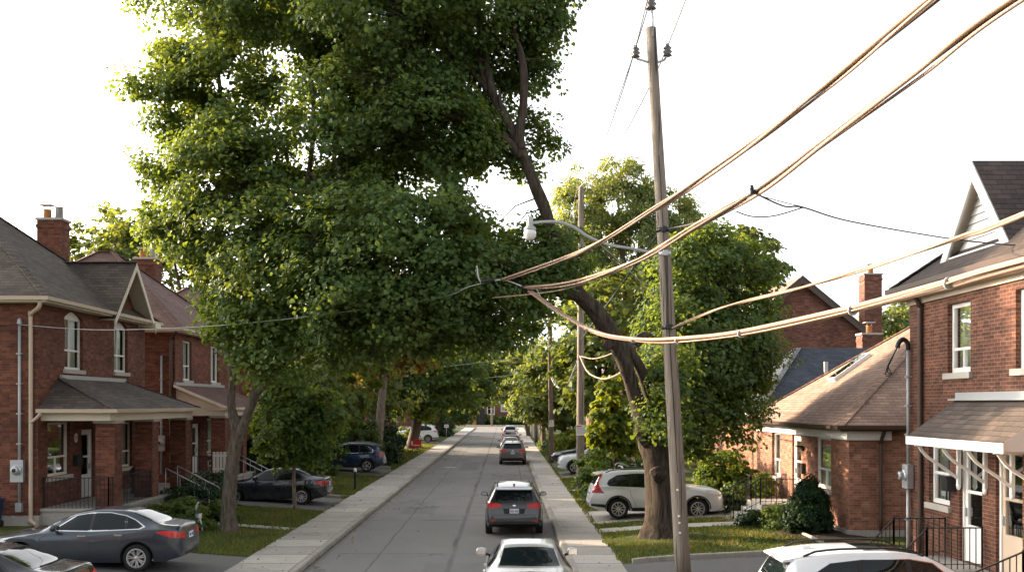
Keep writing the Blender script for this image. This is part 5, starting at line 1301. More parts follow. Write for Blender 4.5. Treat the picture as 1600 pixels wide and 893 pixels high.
# ---- left maple, forked low
base = V((-8.7, 31.4, .18))
tree('maple_tree', 'tall left maple on the front lawn, trunk forked low into two stems, sunlit crown', base, [
    [(base, .33), J(357, 800, 31.4, .245), J(360, 750, 31.4, .22), J(366, 705, 31.4, .21), J(370, 675, 31.4, .19), J(361, 630, 31.5, .135), J(364, 590, 31.5, .13), J(355, 540, 31.6, .135), J(344, 490, 31.6, .14), J(338, 430, 31.6, .13), J(342, 350, 31.8, .11), J(352, 260, 32, .09), J(345, 150, 32, .07), J(330, 30, 32, .05), J(325, -60, 32, .03)],
    [J(369, 690, 31.4, .19), J(386, 650, 31.2, .145), J(399, 612, 31, .15), J(403, 575, 30.9, .13), J(410, 540, 30.8, .14), J(440, 480, 30.6, .12), J(470, 400, 30.8, .11), J(480, 300, 31, .09), J(490, 180, 31.4, .07), J(480, 40, 32, .05), J(480, -60, 32, .03)],
    [J(396, 618, 31, .12), J(418, 596, 30.8, .10), J(445, 570, 30.4, .09), J(490, 530, 30, .07), J(540, 480, 29.6, .05)],
    [J(341, 400, 31.6, .08), J(310, 350, 31.2, .06), J(270, 310, 31, .04), J(225, 265, 31, .02)],
    [J(348, 300, 31.9, .08), J(300, 220, 31.6, .06), J(250, 160, 31.4, .04), J(195, 130, 31.2, .02)],
    [J(470, 400, 30.8, .08), J(430, 340, 30.4, .06), J(390, 300, 30.2, .04)],
    [J(480, 300, 31, .07), J(540, 240, 31, .05), J(580, 180, 31, .03)]],
    [B(278, 25, 32, .85), B(310, -50, 32.4, 2.2), B(345, 90, 32.6, 2.1), B(278, 105, 31.4, .8), B(238, 128, 31.1, .42), B(212, 128, 31.0, .22), B(310, 180, 31.6, 1.4), B(262, 192, 31.2, .4), B(355, 215, 31.6, 2.1), B(262, 268, 31.1, .62), B(226, 256, 31, .3), B(310, 300, 31, 1.25), B(255, 350, 30.8, .5), B(292, 395, 31, .4), B(300, 370, 30.6, 1.1), B(385, 300, 30, 2.1), B(345, 430, 30.4, 1.0), B(430, 400, 29.4, 2.1), B(400, 480, 29.4, 1.5), B(365, 520, 29.6, .75), B(490, 470, 29.2, 1.9), B(455, 545, 29.2, 1.15), B(400, 555, 29.6, .7), B(520, 545, 29.2, .8), B(425, 170, 32, 2.8), B(420, 10, 32.4, 2.9), B(510, 90, 32.8, 2.7), B(520, 260, 31.4, 2.5), B(500, 360, 30, 2.1), B(338, 500, 31.0, .3)],
    M['leaf_maple'], M['bark'], 3, hole=-.17, **HI)
# ---- big leaning maple on the right
base = V((4.72, 29.9, .2))
t2 = tree('maple_tree', 'old right maple with a thick trunk leaning left across the whole street', base, [
    [(base-Z*.1, .85), J(1035, 832, 29.9, .68), J(1036, 812, 29.9, .57), J(1035, 770, 29.9, .50), J(1031, 720, 29.9, .50), J(1024, 690, 29.9, .50), J(1007, 655, 29.8, .30), J(992, 618, 29.8, .225), J(982, 585, 29.7, .215), J(972, 556, 29.7, .24), J(952, 518, 29.6, .27), J(928, 482, 29.5, .25), J(900, 455, 29.4, .21), J(876, 412, 29.4, .17), J(863, 365, 29.4, .17), J(851, 325, 29.4, .175), J(836, 290, 29.4, .17), J(822, 255, 29.4, .165), J(808, 222, 29.4, .15), J(790, 185, 29.5, .155), J(772, 150, 29.6, .12), J(762, 110, 29.8, .10), J(752, 60, 30, .08), J(745, -10, 30, .06)],
    [J(1036, 715, 30.0, .36), J(1030, 655, 30.1, .20), J(1014, 612, 30.1, .17), J(1000, 575, 30.0, .16), J(980, 545, 29.8, .18), J(960, 522, 29.7, .16)],
    [J(812, 232, 29.4, .19), J(812, 205, 29.3, .135), J(818, 165, 29.3, .125), J(819, 120, 29.3, .115), J(814, 85, 29.3, .10), J(804, 55, 29.4, .085), J(800, 20, 29.4, .07), J(790, -40, 29.5, .05)],
    [J(814, 245, 29.4, .16), J(795, 222, 29.3, .12), J(772, 207, 29.2, .105), J(742, 192, 29.2, .09), J(700, 180, 29.3, .06), J(650, 160, 29.5, .03)],
    [J(785, 175, 29.5, .11), J(765, 145, 29.7, .09), J(735, 110, 29.9, .07), J(705, 85, 30, .05), J(660, 40, 30, .03)],
    [J(772, 150, 29.6, .09), J(755, 120, 29.8, .07), J(748, 85, 29.8, .06), J(755, 40, 29.8, .04)],
    [J(790, 185, 29.5, .07), J(783, 165, 29.4, .05), J(780, 140, 29.4, .035)],
    [J(905, 456, 29.4, .27), J(872, 450, 29.2, .23), J(840, 432, 29.0, .19), J(800, 414, 28.9, .16), J(765, 403, 28.8, .13), J(735, 398, 28.7, .10), J(680, 390, 28.6, .08), J(600, 370, 28.5, .05), J(540, 350, 28.5, .03)],
    [J(1022, 690, 30, .3), J(1045, 650, 31.0, .20), J(1072, 600, 32.2, .16), J(1100, 540, 33.2, .12), J(1125, 470, 34, .08), J(1140, 400, 34.5, .04)],
    [J(1072, 600, 32.2, .10), J(1110, 585, 33, .08), J(1150, 575, 33.6, .06), J(1195, 590, 34, .03)],
    [J(990, 540, 30.2, .12), J(1000, 528, 30.3, .15), J(1012, 522, 30.4, .10)], [J(1012, 690, 29.7, .2), J(1004, 682, 29.3, .17), J(1000, 680, 29.15, .12)], [J(960, 530, 29.6, .16), J(948, 540, 29.4, .14), J(944, 543, 29.35, .09)], [J(1030, 740, 29.5, .25), J(1024, 738, 29.2, .18), J(1022, 737, 29.1, .10)]],
    None, None, M['bark_big'], 5, sides=22, rough=.24, crowns=[
        ([B(600, -40, 29.5, 2.9), B(720, -50, 30, 2.7), B(810, -30, 30.4, 1.7), B(856, 20, 30.4, .75), B(850, 85, 30.6, .7), B(862, 190-170, 30.4, .35), B(840, 115, 30.8, .45), B(640, 95, 31, 2.7), B(730, 95, 31.8, 1.9), B(795, 80, 31.6, 1.2), B(560, 215, 29.8, 2.3), B(660, 250, 29.6, 2.3), B(730, 300, 29.8, 1.7), B(765, 235, 31, 1.0), B(780, 350, 30.4, 1.5), B(790, 300, 30.9, 1.3), B(770, 265, 31, 1.2), B(815, 350, 31, 1.2), B(735, 340, 30.4, 1.4), B(838, 410, 31, 1.1), B(800, 400, 30, 1.2), B(700, 200, 31, 1.8), B(775, 325, 30.2, 1.1), B(803, 335, 30.4, .9), B(828, 395, 30.4, .95), B(865, 395, 30.8, .55), B(885, 365, 31, .3), B(868, 425, 28.9, .5), B(895, 410, 29.0, .35), B(845, 415, 28.7, .6), B(872, 385, 29, .4), B(850, 225, 30.8, .38), B(838, 200, 31, .45), B(618, 370, 28.2, 2.2), B(700, 420, 28.0, 1.8), B(560, 430, 27.8, 2.1), B(775, 455, 28.4, 1.45), B(640, 480, 28.2, 1.35), B(580, 515, 28.4, .9), B(710, 500, 28.8, 1.0), B(833, 500, 29.8, .95), B(865, 480, 30, .6), B(790, 525, 29.4, .45), B(750, 515, 29, .5), B(680, 530, 29, .35)], M['leaf_dark'], {}),
        ([B(1085.27, 440, 34.2, 1.58), B(1147, 425, 35.0, 1.30), B(1071.93, 520, 33.4, 1.58), B(1122, 520, 34.2, 1.77), B(1079.93, 600, 33, 1.40), B(1127, 605, 34, 1.21), B(1172, 540, 34.4, 0.79), B(1172, 610, 34.2, 0.45), B(1102, 655, 33, 0.79), B(1060, 650, 31.8, 0.70), B(1032, 630, 29.2, 0.45), B(1018, 662, 29.0, 0.34), B(1045, 600, 29.6, 0.50), B(1040, 560, 30.4, 0.55), B(1050, 665, 29.6, 0.50), B(1060, 500, 31.5, 0.60), B(1055, 690, 31.5, 0.45), B(1074.6, 690, 32.4, 0.50), B(1117, 655, 33.6, 0.65), B(1065, 440, 34, 1.02), B(1122, 385, 35, 0.74), B(1065, 590, 32, 0.74), B(1092, 560, 33, 1.30), B(1162, 480, 34.6, 1.21), B(1060, 560, 32.4, 0.74), B(1198, 600, 34.4, 0.30), B(1194, 468, 34.6, 0.55), B(1152, 682, 33.6, 0.30), B(1180, 520, 34.6, 0.50), B(1100, 378, 34.6, .5), B(1062, 395, 34.2, .55), B(1196, 430, 35, .4), B(1160, 400, 35, .45), B(1198, 560, 34.4, .4), B(1178, 640, 33.8, .35), B(1100, 700, 32.6, .3)], M['leaf_dark'], dict(hole=-.34))], hole=-.15, **HI)
# ---- young maple between the two left driveways
base = V((-8.2, 38.75, .2))
tree('young_maple', 'slender young maple planted between the two left driveways', base, [
    [(base, .085), J(459, 740, 38.7, .062), J(460, 690, 38.7, .055), J(458, 640, 38.7, .045), J(462, 590, 38.7, .025)],
    [J(460, 700, 38.7, .04), J(430, 660, 38.4, .025), J(405, 630, 38.2, .012)], [J(459, 690, 38.7, .04), J(490, 655, 38.4, .025), J(520, 635, 38.2, .012)]],
    [B(455, 610, 38.6, 1.15), B(425, 640, 38.3, .85), B(490, 640, 38.4, .95), B(455, 670, 38.3, 1.15), B(425, 700, 38.3, .6), B(485, 690, 38.3, .8), B(520, 655, 38.5, .5), B(400, 665, 38.3, .4), B(455, 715, 38.4, .6), B(440, 580, 38.6, .5)],
    M['leaf_young'], M['bark_pale'], 9, leaf=.125, per=44, R_=.42, spacing=.52, hole=-.18, sides=8, droop=.6, flat=.6)
# ---- generic street tree: trunk with a few limbs to its own crown lumps
def street_tree(label, px, d, blobs, mat, seed, tr=.3, x0=None, name='street_tree', bmat='bark', lean=0, group='street trees farther up the street', fork=.45, leaf=.3, per=34, R_=.95, spacing=1.25, **kw):
    x = (px-VX)*d/F if x0 is None else x0
    b = V((x, d, zg(x)-.05)); bl = [B(*q) for q in blobs]; cs = [V(c) for c, r in bl]
    top = max(cs, key=lambda q: q.z); mid = sum(cs, V((0, 0, 0)))/len(cs); hf = lerp(b, V((mid.x, mid.y, mid.z)), fork)
    limbs = [[(b, tr*1.35), (lerp(b, hf, .25), tr), (hf, tr*.8), (lerp(hf, top, .5), tr*.45), (top, tr*.12)]]
    rn = random.Random(seed)
    for c in cs:
        if c is not top: limbs.append([(lerp(b, hf, rn.uniform(.75, 1)), tr*.42), (lerp(hf, c, .5)+Z*.3, tr*.26), (c, tr*.06)])
    return tree(name, label, b, limbs, bl, M[mat], M[bmat], seed, group=group, leaf=leaf, per=per, R_=R_, spacing=spacing, tw=.3, sides=8, **kw)
st = street_tree
# left side beyond the houses
st('pale barked tree with sunlight painted into its orange brown leaves behind the navy suv', 588, 65, [(600, 520, 65, 2.6), (630, 505, 65, 2.2), (575, 545, 65, 1.6), (655, 545, 65, 1.4), (620, 470, 66, 2.6), (560, 500, 66, 2.2)], 'leaf_dry_sunlit', 21, tr=.3, bmat='bark_pale', fork=.7, hole=-.05)
st('dark street tree with black trunk behind the red yard sign on the left', 643, 88, [(640, 560, 88, 3.6), (690, 560, 88, 3.6), (610, 600, 89, 2.8), (665, 610, 87, 2.6), (715, 600, 88, 2.4), (700, 520, 89, 3.0), (650, 510, 90, 3.0)], 'leaf_dark', 22, tr=.5)
st('dark street tree over the white van on the left', 672, 108, [(690, 560, 108, 4), (730, 580, 108, 3.6), (665, 620, 108, 2.6), (715, 630, 108, 2.2), (740, 610, 109, 2.4), (735, 545, 110, 3.4)], 'leaf_dark', 23, tr=.5)
st('dark street tree by the left corner at the end of the street', 700, 135, [(715, 590, 135, 4.2), (740, 565, 136, 4.5), (750, 600, 135, 2.6), (700, 625, 134, 2.4)], 'leaf_far', 24, tr=.4)
st('leafy tree standing behind the young maple beside the second house', 500, 57, [(500, 560, 57, 2.6), (540, 580, 57, 2.2), (470, 590, 57, 1.8), (520, 610, 56, 1.6)], 'leaf_far', 25, tr=.25, hole=-.15)
st('tree beyond the pale barked tree on the left side of the street', 560, 78, [(570, 570, 78, 3.4), (600, 590, 78, 2.6), (540, 600, 78, 2.6)], 'leaf_pale', 26, tr=.35, hole=-.15)
# right side
st('tree with a thick dark trunk behind the pole with the white sign', 930, 56, [(925, 560, 56, 1.9), (960, 550, 57, 2.2), (905, 600, 56, 1.4), (985, 590, 57, 1.6), (935, 500, 58, 2.4), (970, 480, 58, 2.2)], 'leaf_far', 31, tr=.52, bmat='bark_big')
st('yellow green sunlit sapling in front of the pale suv on the right', 962, 43, [(962, 610, 43, .75), (950, 645, 42.6, .7), (975, 650, 43, .75), (938, 675, 42.6, .5), (965, 685, 42.8, .7), (988, 690, 43, .5)], 'leaf_yellow', 32, tr=.07, name='sapling', leaf=.17, per=36, R_=.38, spacing=.48, group=None)
st('leafy street tree beside the brown pole on the right', 883, 80, [(868, 600, 80, 2.2), (895, 590, 80, 2.0), (850, 625, 79, 1.5), (880, 640, 80, 1.6), (860, 565, 81, 1.9), (905, 630, 80, 1.6)], 'leaf_far', 33, tr=.3)
st('street tree with low crown halfway up the right pavement', 848, 97, [(840, 610, 97, 2.8), (858, 580, 97, 2.6), (825, 625, 96, 1.6), (850, 640, 97, 1.6)], 'leaf_far', 34, tr=.24)
st('bright yellow green street tree overhanging the far end of the road', 826, 128, [(815, 590, 128, 3.6), (795, 600, 128, 2.6), (782, 612, 128, 1.6), (830, 575, 129, 3.2), (800, 570, 129, 2.2), (835, 620, 127, 2.4)], 'leaf_pale', 35, tr=.24)
st('tall pale feathery tree rising behind the leaning maple', 975, 74, [(930, 330, 74, 2.8), (965, 305, 74, 2.6), (905, 310, 75, 1.9), (1000, 350, 74, 2.6), (1040, 340, 74, 2.0), (1070, 360, 74, 1.6), (930, 400, 74, 3.2), (985, 420, 74, 3.2), (1040, 420, 75, 2.8), (925, 470, 74, 2.4), (975, 500, 74, 2.8), (900, 380, 75, 1.8), (1010, 310, 75, 1.2), (1062, 335, 74, 1.9), (1088, 375, 74, 1.7), (1050, 385, 74, 2.2), (1105, 400, 75, 1.5)], 'leaf_pale', 36, tr=.5, leaf=.24, slim=.5, hole=-.13, per=80, inner=.5, R_=.75, spacing=1.0, flat=.9, updir=.3)
st('rounded sunlit tree showing above the gabled house on the right', 1150, 66, [(1130, 420, 66, 2.4), (1175, 420, 66, 2.2), (1205, 445, 66, 1.6), (1150, 380, 67, 1.4), (1110, 395, 67, 1.4), (1160, 470, 66, 2.4)], 'leaf_far', 37, tr=.4)
st('green tree top behind the chimneys of the slate roofed house', 1392, 82, [(1385, 500, 82, 1.9), (1410, 490, 83, 1.6), (1370, 525, 82, 1.8), (1420, 525, 82, 2.2)], 'leaf_pale', 38, tr=.3, group='trees behind the houses')
# behind the left houses
for i, (lb, q) in enumerate((('tree top left of the group behind the nearest left house', [(140, 378, 80, 2.0), (165, 362, 80, 2.0), (130, 405, 80, 2.2), (170, 400, 80, 2.6), (118, 392, 80, 1.3), (150, 430, 80, 3)]), ('tree top between the two left chimneys', [(205, 375, 76, 2.2), (225, 400, 76, 2.4), (190, 405, 76, 2.2), (232, 355, 77, 1.8), (215, 430, 76, 3)]), ('tree behind the second left chimney, seen past the maple stem', [(280, 400, 72, 1.9), (300, 430, 72, 1.6), (265, 370, 72, 1.6), (320, 400, 72, 1.7)]))):
    d = q[0][2]; st(lb, q[0][0]+20, d, q, 'leaf_far', 41+i, tr=.3, group='trees behind the houses', hole=-.25, fork=.6)
# far wood across the end of the street
rgf = random.Random(5)
def far_wood():
    bl = []
    for i in range(46):
        x = -95+i*4.3+rgf.uniform(-1.5, 1.5); y = END+44+rgf.uniform(-6, 22); h = rgf.uniform(7, 12)
        bl.append(((x, y, h*.62), (rgf.uniform(3.5, 5), rgf.uniform(3, 5), h*.5)))
    o = crown('far_wood', bl, M['leaf_far'], None, 77, leaf=.6, per=26, R_=1.8, spacing=2.4, hole=-.6)
    ob = [x for x in COL.objects if x.name.startswith('far_wood')][-1]; tag(ob, 'far belt of trees closing the view behind the end house', kind='stuff')
far_wood()
for i, (px, d, hh, lb) in enumerate(((745, 205, 11, 'tall dark tree left of the end house'), (775, 222, 15, 'tall hazy tree behind the end house'), (812, 215, 12, 'pale tree right of the end house'), (715, 215, 14, 'hazy tree beyond the left corner'))):
    st(lb, px, d, [(px, 630-(hh*.6-4.3)*F/d, d, hh*.3), (px-10, 630-(hh*.75-4.3)*F/d, d, hh*.24), (px+10, 630-(hh*.8-4.3)*F/d, d, hh*.22), (px+2, 630-(hh-4.3)*F/d, d, hh*.16)], ('leaf_dark', 'leaf_far', 'leaf_pale', 'leaf_far')[i], 61+i, tr=.35, leaf=.5, per=30, R_=1.4, spacing=1.9, group='trees around the end of the street')
# ---------------------------------------------------------------- shrubs
def shrub(label, c, r, mat, seed, name='shrub', leaf=.09, per=36, R_=.26, spacing=.30, group=None, cat='shrub', stems=True, **kw):
    x, y = c[0], c[1]; t = thing(name, label, cat, (x, y, zg(x)), group=group); zz = zg(x)
    rs = r if hasattr(r[0], '__len__') else [((0, 0, r[2]*.8), r)]
    bl = [((x+o[0], y+o[1], zz+o[2]), q) for o, q in rs]
    C, O = crown('foliage', bl, M[mat], t, seed, leaf=leaf, per=per, R_=R_, spacing=spacing, hole=kw.pop('hole', -.5), **kw)
    if stems:
        mb = MB(); rn = random.Random(seed)
        for o, q in rs:
            for k in range(3): mb.tube([(x+o[0]*.5+rn.uniform(-.1, .1), y+o[1]*.5, zz-.03), (x+o[0]+rn.uniform(-.3, .3)*q[0], y+o[1]+rn.uniform(-.3, .3)*q[1], zz+o[2]+.2*q[2])], [.025, .008], 5)
        mb.build('stem', M['bark'], t)
    return t
G1, G2 = 'shrubs in front of the left houses', 'shrubs on the right lawns'
shrub('low leafy shrub right behind the blue grey sedan, in front of the porch', (-10.6, 30.9), [((0, 0, .35), (.9, .8, .5)), ((.7, .5, .3), (.6, .6, .4)), ((-.9, -.2, .3), (.7, .6, .4))], 'leaf_shrub', 101, group=G1)
shrub('yellowish leafy plant left of the white garden ornament', (-10.3, 32.3), (.45, .45, .55), 'leaf_young', 102, group=G1)
shrub('dark rounded bush at the foot of the porch handrails', (-10.9, 34.6), [((0, 0, .55), (1.0, .9, .7)), ((.5, .8, .45), (.7, .7, .5))], 'leaf_yew', 103, group=G1, leaf=.07)
shrub('dark round bush behind the left maple trunk', (-11.2, 38.2), [((0, 0, .6), (.9, .8, .7))], 'leaf_yew', 104, group=G1, leaf=.07)
shrub('tall clipped dark bush beside the second porch', (-11.6, 47.2), [((0, 0, 1.1), (1.15, 1.1, 1.2))], 'leaf_yew', 105, group=G1, leaf=.09)
shrub('small flowering shrub beside the left maple trunk', (-9.7, 33.9), [((0, 0, .3), (.6, .5, .4))], 'leaf_shrub', 106, group=G1)
shrub('large feathery green shrub left of the navy suv', (-11.6, 55.0), [((0, 0, 1.6), (1.9, 1.3, 1.7)), ((1.4, .4, 1.2), (1.2, 1, 1.2)), ((-1.5, 0, 1.2), (1.3, 1, 1.2))], 'leaf_shrub', 107, group=G1, leaf=.13, spacing=.5, R_=.42)
shrub('tall dark conifer like bush right of the navy suv', (-8.6, 66.4), [((0, 0, 1.5), (1.5, 1.5, 1.8)), ((.5, 1.5, 1.1), (1.1, 1.3, 1.3)), ((-1.5, .5, 1.6), (1.5, 1.4, 1.9))], 'leaf_yew', 108, group=G1, leaf=.13, spacing=.5, R_=.42)
shrub('broad green shrub behind the navy suv', (-10.4, 63.9), [((0, 0, 1.6), (2.4, 1.0, 1.7)), ((-2, 0, 1.9), (1.6, 1, 1.7))], 'leaf_shrub', 109, group=G1, leaf=.14, spacing=.55, R_=.45)
shrub('low shrub under the dark street trees by the red yard sign', (-9.2, 92), [((0, 0, .8), (1.5, 1.2, .9))], 'leaf_shrub', 110, group=G1, leaf=.16, spacing=.6, R_=.5)
shrub('clipped hedge block with a small white sign far up on the left', (-8.3, 128), [((0, 0, 1.1), (1.3, 4, 1.4)), ((.1, 6, 1.0), (1.1, 3, 1.2))], 'leaf_yew', 111, group=G1, name='hedge', cat='hedge', leaf=.2, spacing=.8, R_=.6)
shrub('spreading green bush in front of the pale suv', (4.75, 47.3), [((0, 0, .9), (1.2, .9, 1.1)), ((-.6, -1.5, .6), (.8, .8, .7)), ((1.0, -.5, .7), (.9, .8, .8))], 'leaf_young', 112, group=G2, leaf=.13, spacing=.45, R_=.4)
shrub('broad leaved plant at the foot of the pole with the white sign', (3.75, 41.9), [((0, 0, .35), (.55, .5, .5)), ((.5, .6, .4), (.5, .5, .5))], 'leaf_young', 113, group=G2, leaf=.15, spacing=.35, R_=.3)
shrub('low plants behind the silver white suv', (4.6, 40.2), [((0, 0, .4), (.9, .7, .55)), ((1.3, .3, .5), (.9, .7, .6))], 'leaf_shrub', 114, group=G2, leaf=.11)
shrub('sunlit yellow green bush in front of the silver white suv by the bungalow', (8.6, 38.6), [((0, 0, 1.35), (.95, .9, .85)), ((.5, -.3, 1.0), (.6, .6, .7)), ((-.6, -.2, .9), (.55, .6, .7))], 'leaf_yellow', 115, group=G2, leaf=.11, spacing=.36, R_=.32, tintbias=-.3)
shrub('low rounded bush at the bumper of the silver white suv', (8.35, 36.0), [((0, 0, .45), (.6, .55, .6))], 'leaf_shrub', 116, group=G2)
shrub('clipped dark cone of yew in front of the bungalow window', (9.0, 29.6), [((0, 0, .48), (.70, .68, .56)), ((.03, 0, .92), (.50, .49, .52)), ((.02, .02, 1.32), (.26, .26, .38))], 'leaf_yew', 117, group=G2, name='topiary', leaf=.055, per=60, R_=.13, spacing=.135, inner=.08, hole=-.9, flat=.8, droop=.1)
shrub('small leafy plants beside the yew cone', (8.5, 30.9), [((0, 0, .35), (.5, .6, .45)), ((.35, 1.0, .3), (.45, .5, .4))], 'leaf_shrub', 118, group=G2)
shrub('low shrub beside the bungalow steps', (7.8, 31.7), [((0, 0, .22), (.35, .35, .3))], 'leaf_yew', 119, group=G2)
shrub('variegated bush behind the bungalow railing', (9.0, 35.9), [((0, 0, .55), (.7, .55, .65)), ((.4, .4, .9), (.4, .4, .4))], 'leaf_yellow', 120, group=G2, tintbias=-.2)
shrub('small clump of green under the awning porch', (8.1, 18.15), [((0, 0, .35), (.35, .4, .35))], 'leaf_shrub', 121, group=G2)
shrub('sunlit hedge beyond the brown pole on the right', (5.5, 78), [((0, 0, .9), (1.6, 2.5, 1.1))], 'leaf_yellow', 122, group=G2, name='hedge', cat='hedge', leaf=.16, spacing=.6, R_=.5)
shrub('low green shrubs along the right pavement past the brown pole', (3.9, 84), [((0, 0, .5), (.7, 3, .6)), ((0, 8, .5), (.7, 3, .7))], 'leaf_shrub', 123, group=G2, leaf=.14, spacing=.5, R_=.4)
shrub('dark hedge at the end of the street in front of the end house', (1.0, END+20), [((0, 0, .9), (4, 1.2, .9)), ((-5, 1, 1.1), (3, 1.2, 1))], 'leaf_shrub', 124, group=None, name='hedge', cat='hedge', leaf=.25, spacing=.9, R_=.7)
shrub('tall bush behind the dark car on the right', (8.5, 63.5), [((0, 0, 1.6), (1.6, 1.2, 1.8)), ((-1.5, 0, 1.0), (1.2, 1, 1.2))], 'leaf_shrub', 125, group=G2, leaf=.14, spacing=.55, R_=.45)
# ================================================================= poles, cables, lamp, small things
def wood_pole(name, label, a, b, r0, r1, mat, group=None, n=14, seed=0):
    t = thing(name, label, 'utility pole', tuple(a), group=group)
    mb = MB(); pts = [lerp(V(a), V(b), i/n) for i in range(n+1)]
    mb.tube(pts, [lerp(r0, r1, i/n) for i in range(n+1)], 18, rough=.05, seed=seed)
    mb.build('shaft', mat, t)
    return t
def insulator(parent, c, mat, s=1.0):
    mb = MB(); mb.lathe([(.03*s, -.10*s), (.085*s, -.08*s), (.05*s, -.04*s), (.09*s, -.01*s), (.05*s, .03*s), (.08*s, .06*s), (.035*s, .10*s), (.03*s, .14*s)], c, sides=14)
    return mb.build('insulator', mat, parent)
GP = 'wooden utility poles along the right pavement'
pa, pb = V((4.12, 23.0, .1)), P(1017, 44, 23.0)
p1 = wood_pole('utility_pole', 'nearest weathered wooden pole, carrying the curved lamp arm and three insulators', pa, pb, .185, .115, M['pole'], GP, seed=2)
ax = lambda y: lerp(pb, pa, (y-44)/(893-44)) if True else None
top = pb+Z*.62
mb = MB(); mb.tube([pb-Z*.25+V((.03, -.11, 0)), pb+Z*.25+V((.03, -.05, 0)), pb+Z*.5], .028, 8); mb.build('insulator_pin', M['steel'], p1); insulator(p1, pb+Z*.56, M['ceramic'], 1.5)
il, ir = P(993, 88, 22.95), P(1043, 86, 22.95)
for q, nm in ((il, -1), (ir, 1)):
    c = ax(93); mb = MB(); mb.tube(smooth_path([c+V((nm*.1, 0, -.05)), c+V((nm*.25, 0, .0)), q+V((-nm*.04, 0, -.06)), q], 4), .026, 8); mb.build('insulator_arm', M['steel'], p1); insulator(p1, q+Z*.08, M['ceramic'], 1.25)
for y in (352, 500, 388): 
    c = ax(y); mb = MB(); mb.lathe([(.155, -.05), (.155, .05)], c, sides=18); mb.box(c.x-.05, c.x+.05, c.y-.23, c.y-.12, c.z-.06, c.z+.06); mb.build('bracket', M['steel'] if y == 388 else M['iron'], p1)
mb = MB()
for y in (786, 796, 811, 746): c = ax(y); mb.lathe([(.02, -.21), (.028, -.195), (.028, -.18)], c+V((-.05, 0, 0)), 'y', 8)
mb.build('tag_nails', M['white'], p1)
mb = MB(); c0, c1 = ax(560), ax(250)
mb.tube([ax(y)+V((-.02, -.16, 0)) for y in (240, 350, 470, 600, 720)], .012, 6); mb.build('ground_wire', M['iron'], p1)
# lamp
la, lb = ax(388)+V((-.1, 0, 0)), P(842, 347, 22.9)
lamp = thing('street_lamp', 'grey street lamp on a long curved arm reaching left from the nearest pole', 'street lamp', tuple(la))
mb = MB(); mb.tube(smooth_path([la, P(985, 388, 23), P(950, 382, 23), P(920, 370, 22.95), P(895, 354, 22.9), P(870, 346.5, 22.9), lb], 6), .036, 10); mb.build('arm', M['lamp'], lamp)
hc = P(828, 358, 22.9); s = F/22.9
mb = MB(); mb.lathe([(.01, 20/s), (.055, 19/s), (.07, 14/s), (.072, 6/s), (.135, 2/s), (.14, 0), (.12, -3/s)], hc, sides=18); mb.bar(hc+V((.03, 0, 10/s)), lb+V((.02, 0, 0)), .06, .06); mb.build('head', M['lamp'], lamp, sharp=40)
mb = MB(); mb.lathe([(.128, -2/s), (.145, -6/s), (.135, -11/s), (.10, -15/s), (.05, -17/s), (.01, -17.3/s)], hc, sides=18); mb.build('globe', plain('frosted_lamp_glass', (.62, .63, .60), .25, var=.05, spec=.6), lamp)
# farther poles
p2 = wood_pole('utility_pole', 'second wooden pole from the viewer, with the white notice sign', (3.58, 47.8, .1), P(908, 291, 47.8), .20, .13, M['pole'], GP, seed=5)
p3 = wood_pole('utility_pole', 'brown wooden pole with a small white parking sign', (3.2, 69.8, .1), P(859, 455, 69.8), .19, .14, M['pole_brown'], GP, seed=6)
wood_pole('utility_pole', 'short reddish brown pole just beyond the small parking sign', (3.35, 88, .1), (3.3, 88, 9), .22, .17, M['pole_brown'], GP, seed=7)
for d, lb_ in ((106, 'thin pole up the street, right one of the distant pair above the sunlit tree'), (118, 'thin pole up the street, left one of the distant pair above the sunlit tree'), (140, 'farthest thin wooden pole above the sunlit tree')):
    wood_pole('utility_pole', lb_, (3.25, d, .1), (3.2, d, 11.3), .19, .13, M['pole'], GP, n=4, seed=int(d))
wood_pole('utility_pole', 'pale pole standing across the end of the street', (-2.6, END+12, .1), (-2.6, END+12, 9), .2, .14, M['pole'], None, n=4)
wood_pole('utility_pole', 'pale pole at the left corner of the end of the street', (-8.6, END-8, .1), (-8.6, END-8, 9), .16, .12, M['pole'], None, n=4)
def sign(name, label, c, w, h, lines, mats, yo=-.24, post=None):
    t = thing(name, label, 'sign', tuple(c)); mb = MB(); mb.box(c[0]-w/2, c[0]+w/2, c[1]-.012, c[1], c[2]-h/2, c[2]+h/2); bd = mb.build('board', mats[0], t)
    mb = MB()
    for k, (z, x0, x1, hh) in enumerate(lines):
        if mats[1 if k else 2] is None: continue
        mb.box(c[0]+w*(x0-.5), c[0]+w*(x1-.5), c[1]-.015, c[1]-.0125, c[2]+h*(z-.5)-hh*h/2, c[2]+h*(z-.5)+hh*h/2, 0 if k else 1)
    mb.build('print', [mats[1], mats[2]], bd)
    if post: mb = MB(); mb.tube([(c[0], c[1]+.03, zg(c[0])-.1), (c[0], c[1]+.03, c[2]+h/2)], .03, 8); mb.build('post', M['steel'], t)
    return t
sc = P(911.5, 671.5, 47.5)
sign('notice_sign', 'white rectangular notice with red heading on the second pole', (sc.x, 47.55, sc.z), .70, .50, [(.87, .05, .4, .12), (.70, .06, .94, .05), (.58, .06, .9, .05), (.46, .06, .94, .05), (.34, .06, .85, .05), (.2, .06, .7, .05)], [M['white'], M['lamp'], M['redink']])
sc = P(862, 661, 69.5)
sign('parking_sign', 'small white parking sign on the brown pole', (sc.x, 69.58, sc.z), .30, .46, [(.78, .3, .7, .25), (.5, .2, .8, .06), (.3, .2, .8, .1)], [M['white'], M['lamp'], M['lamp']])
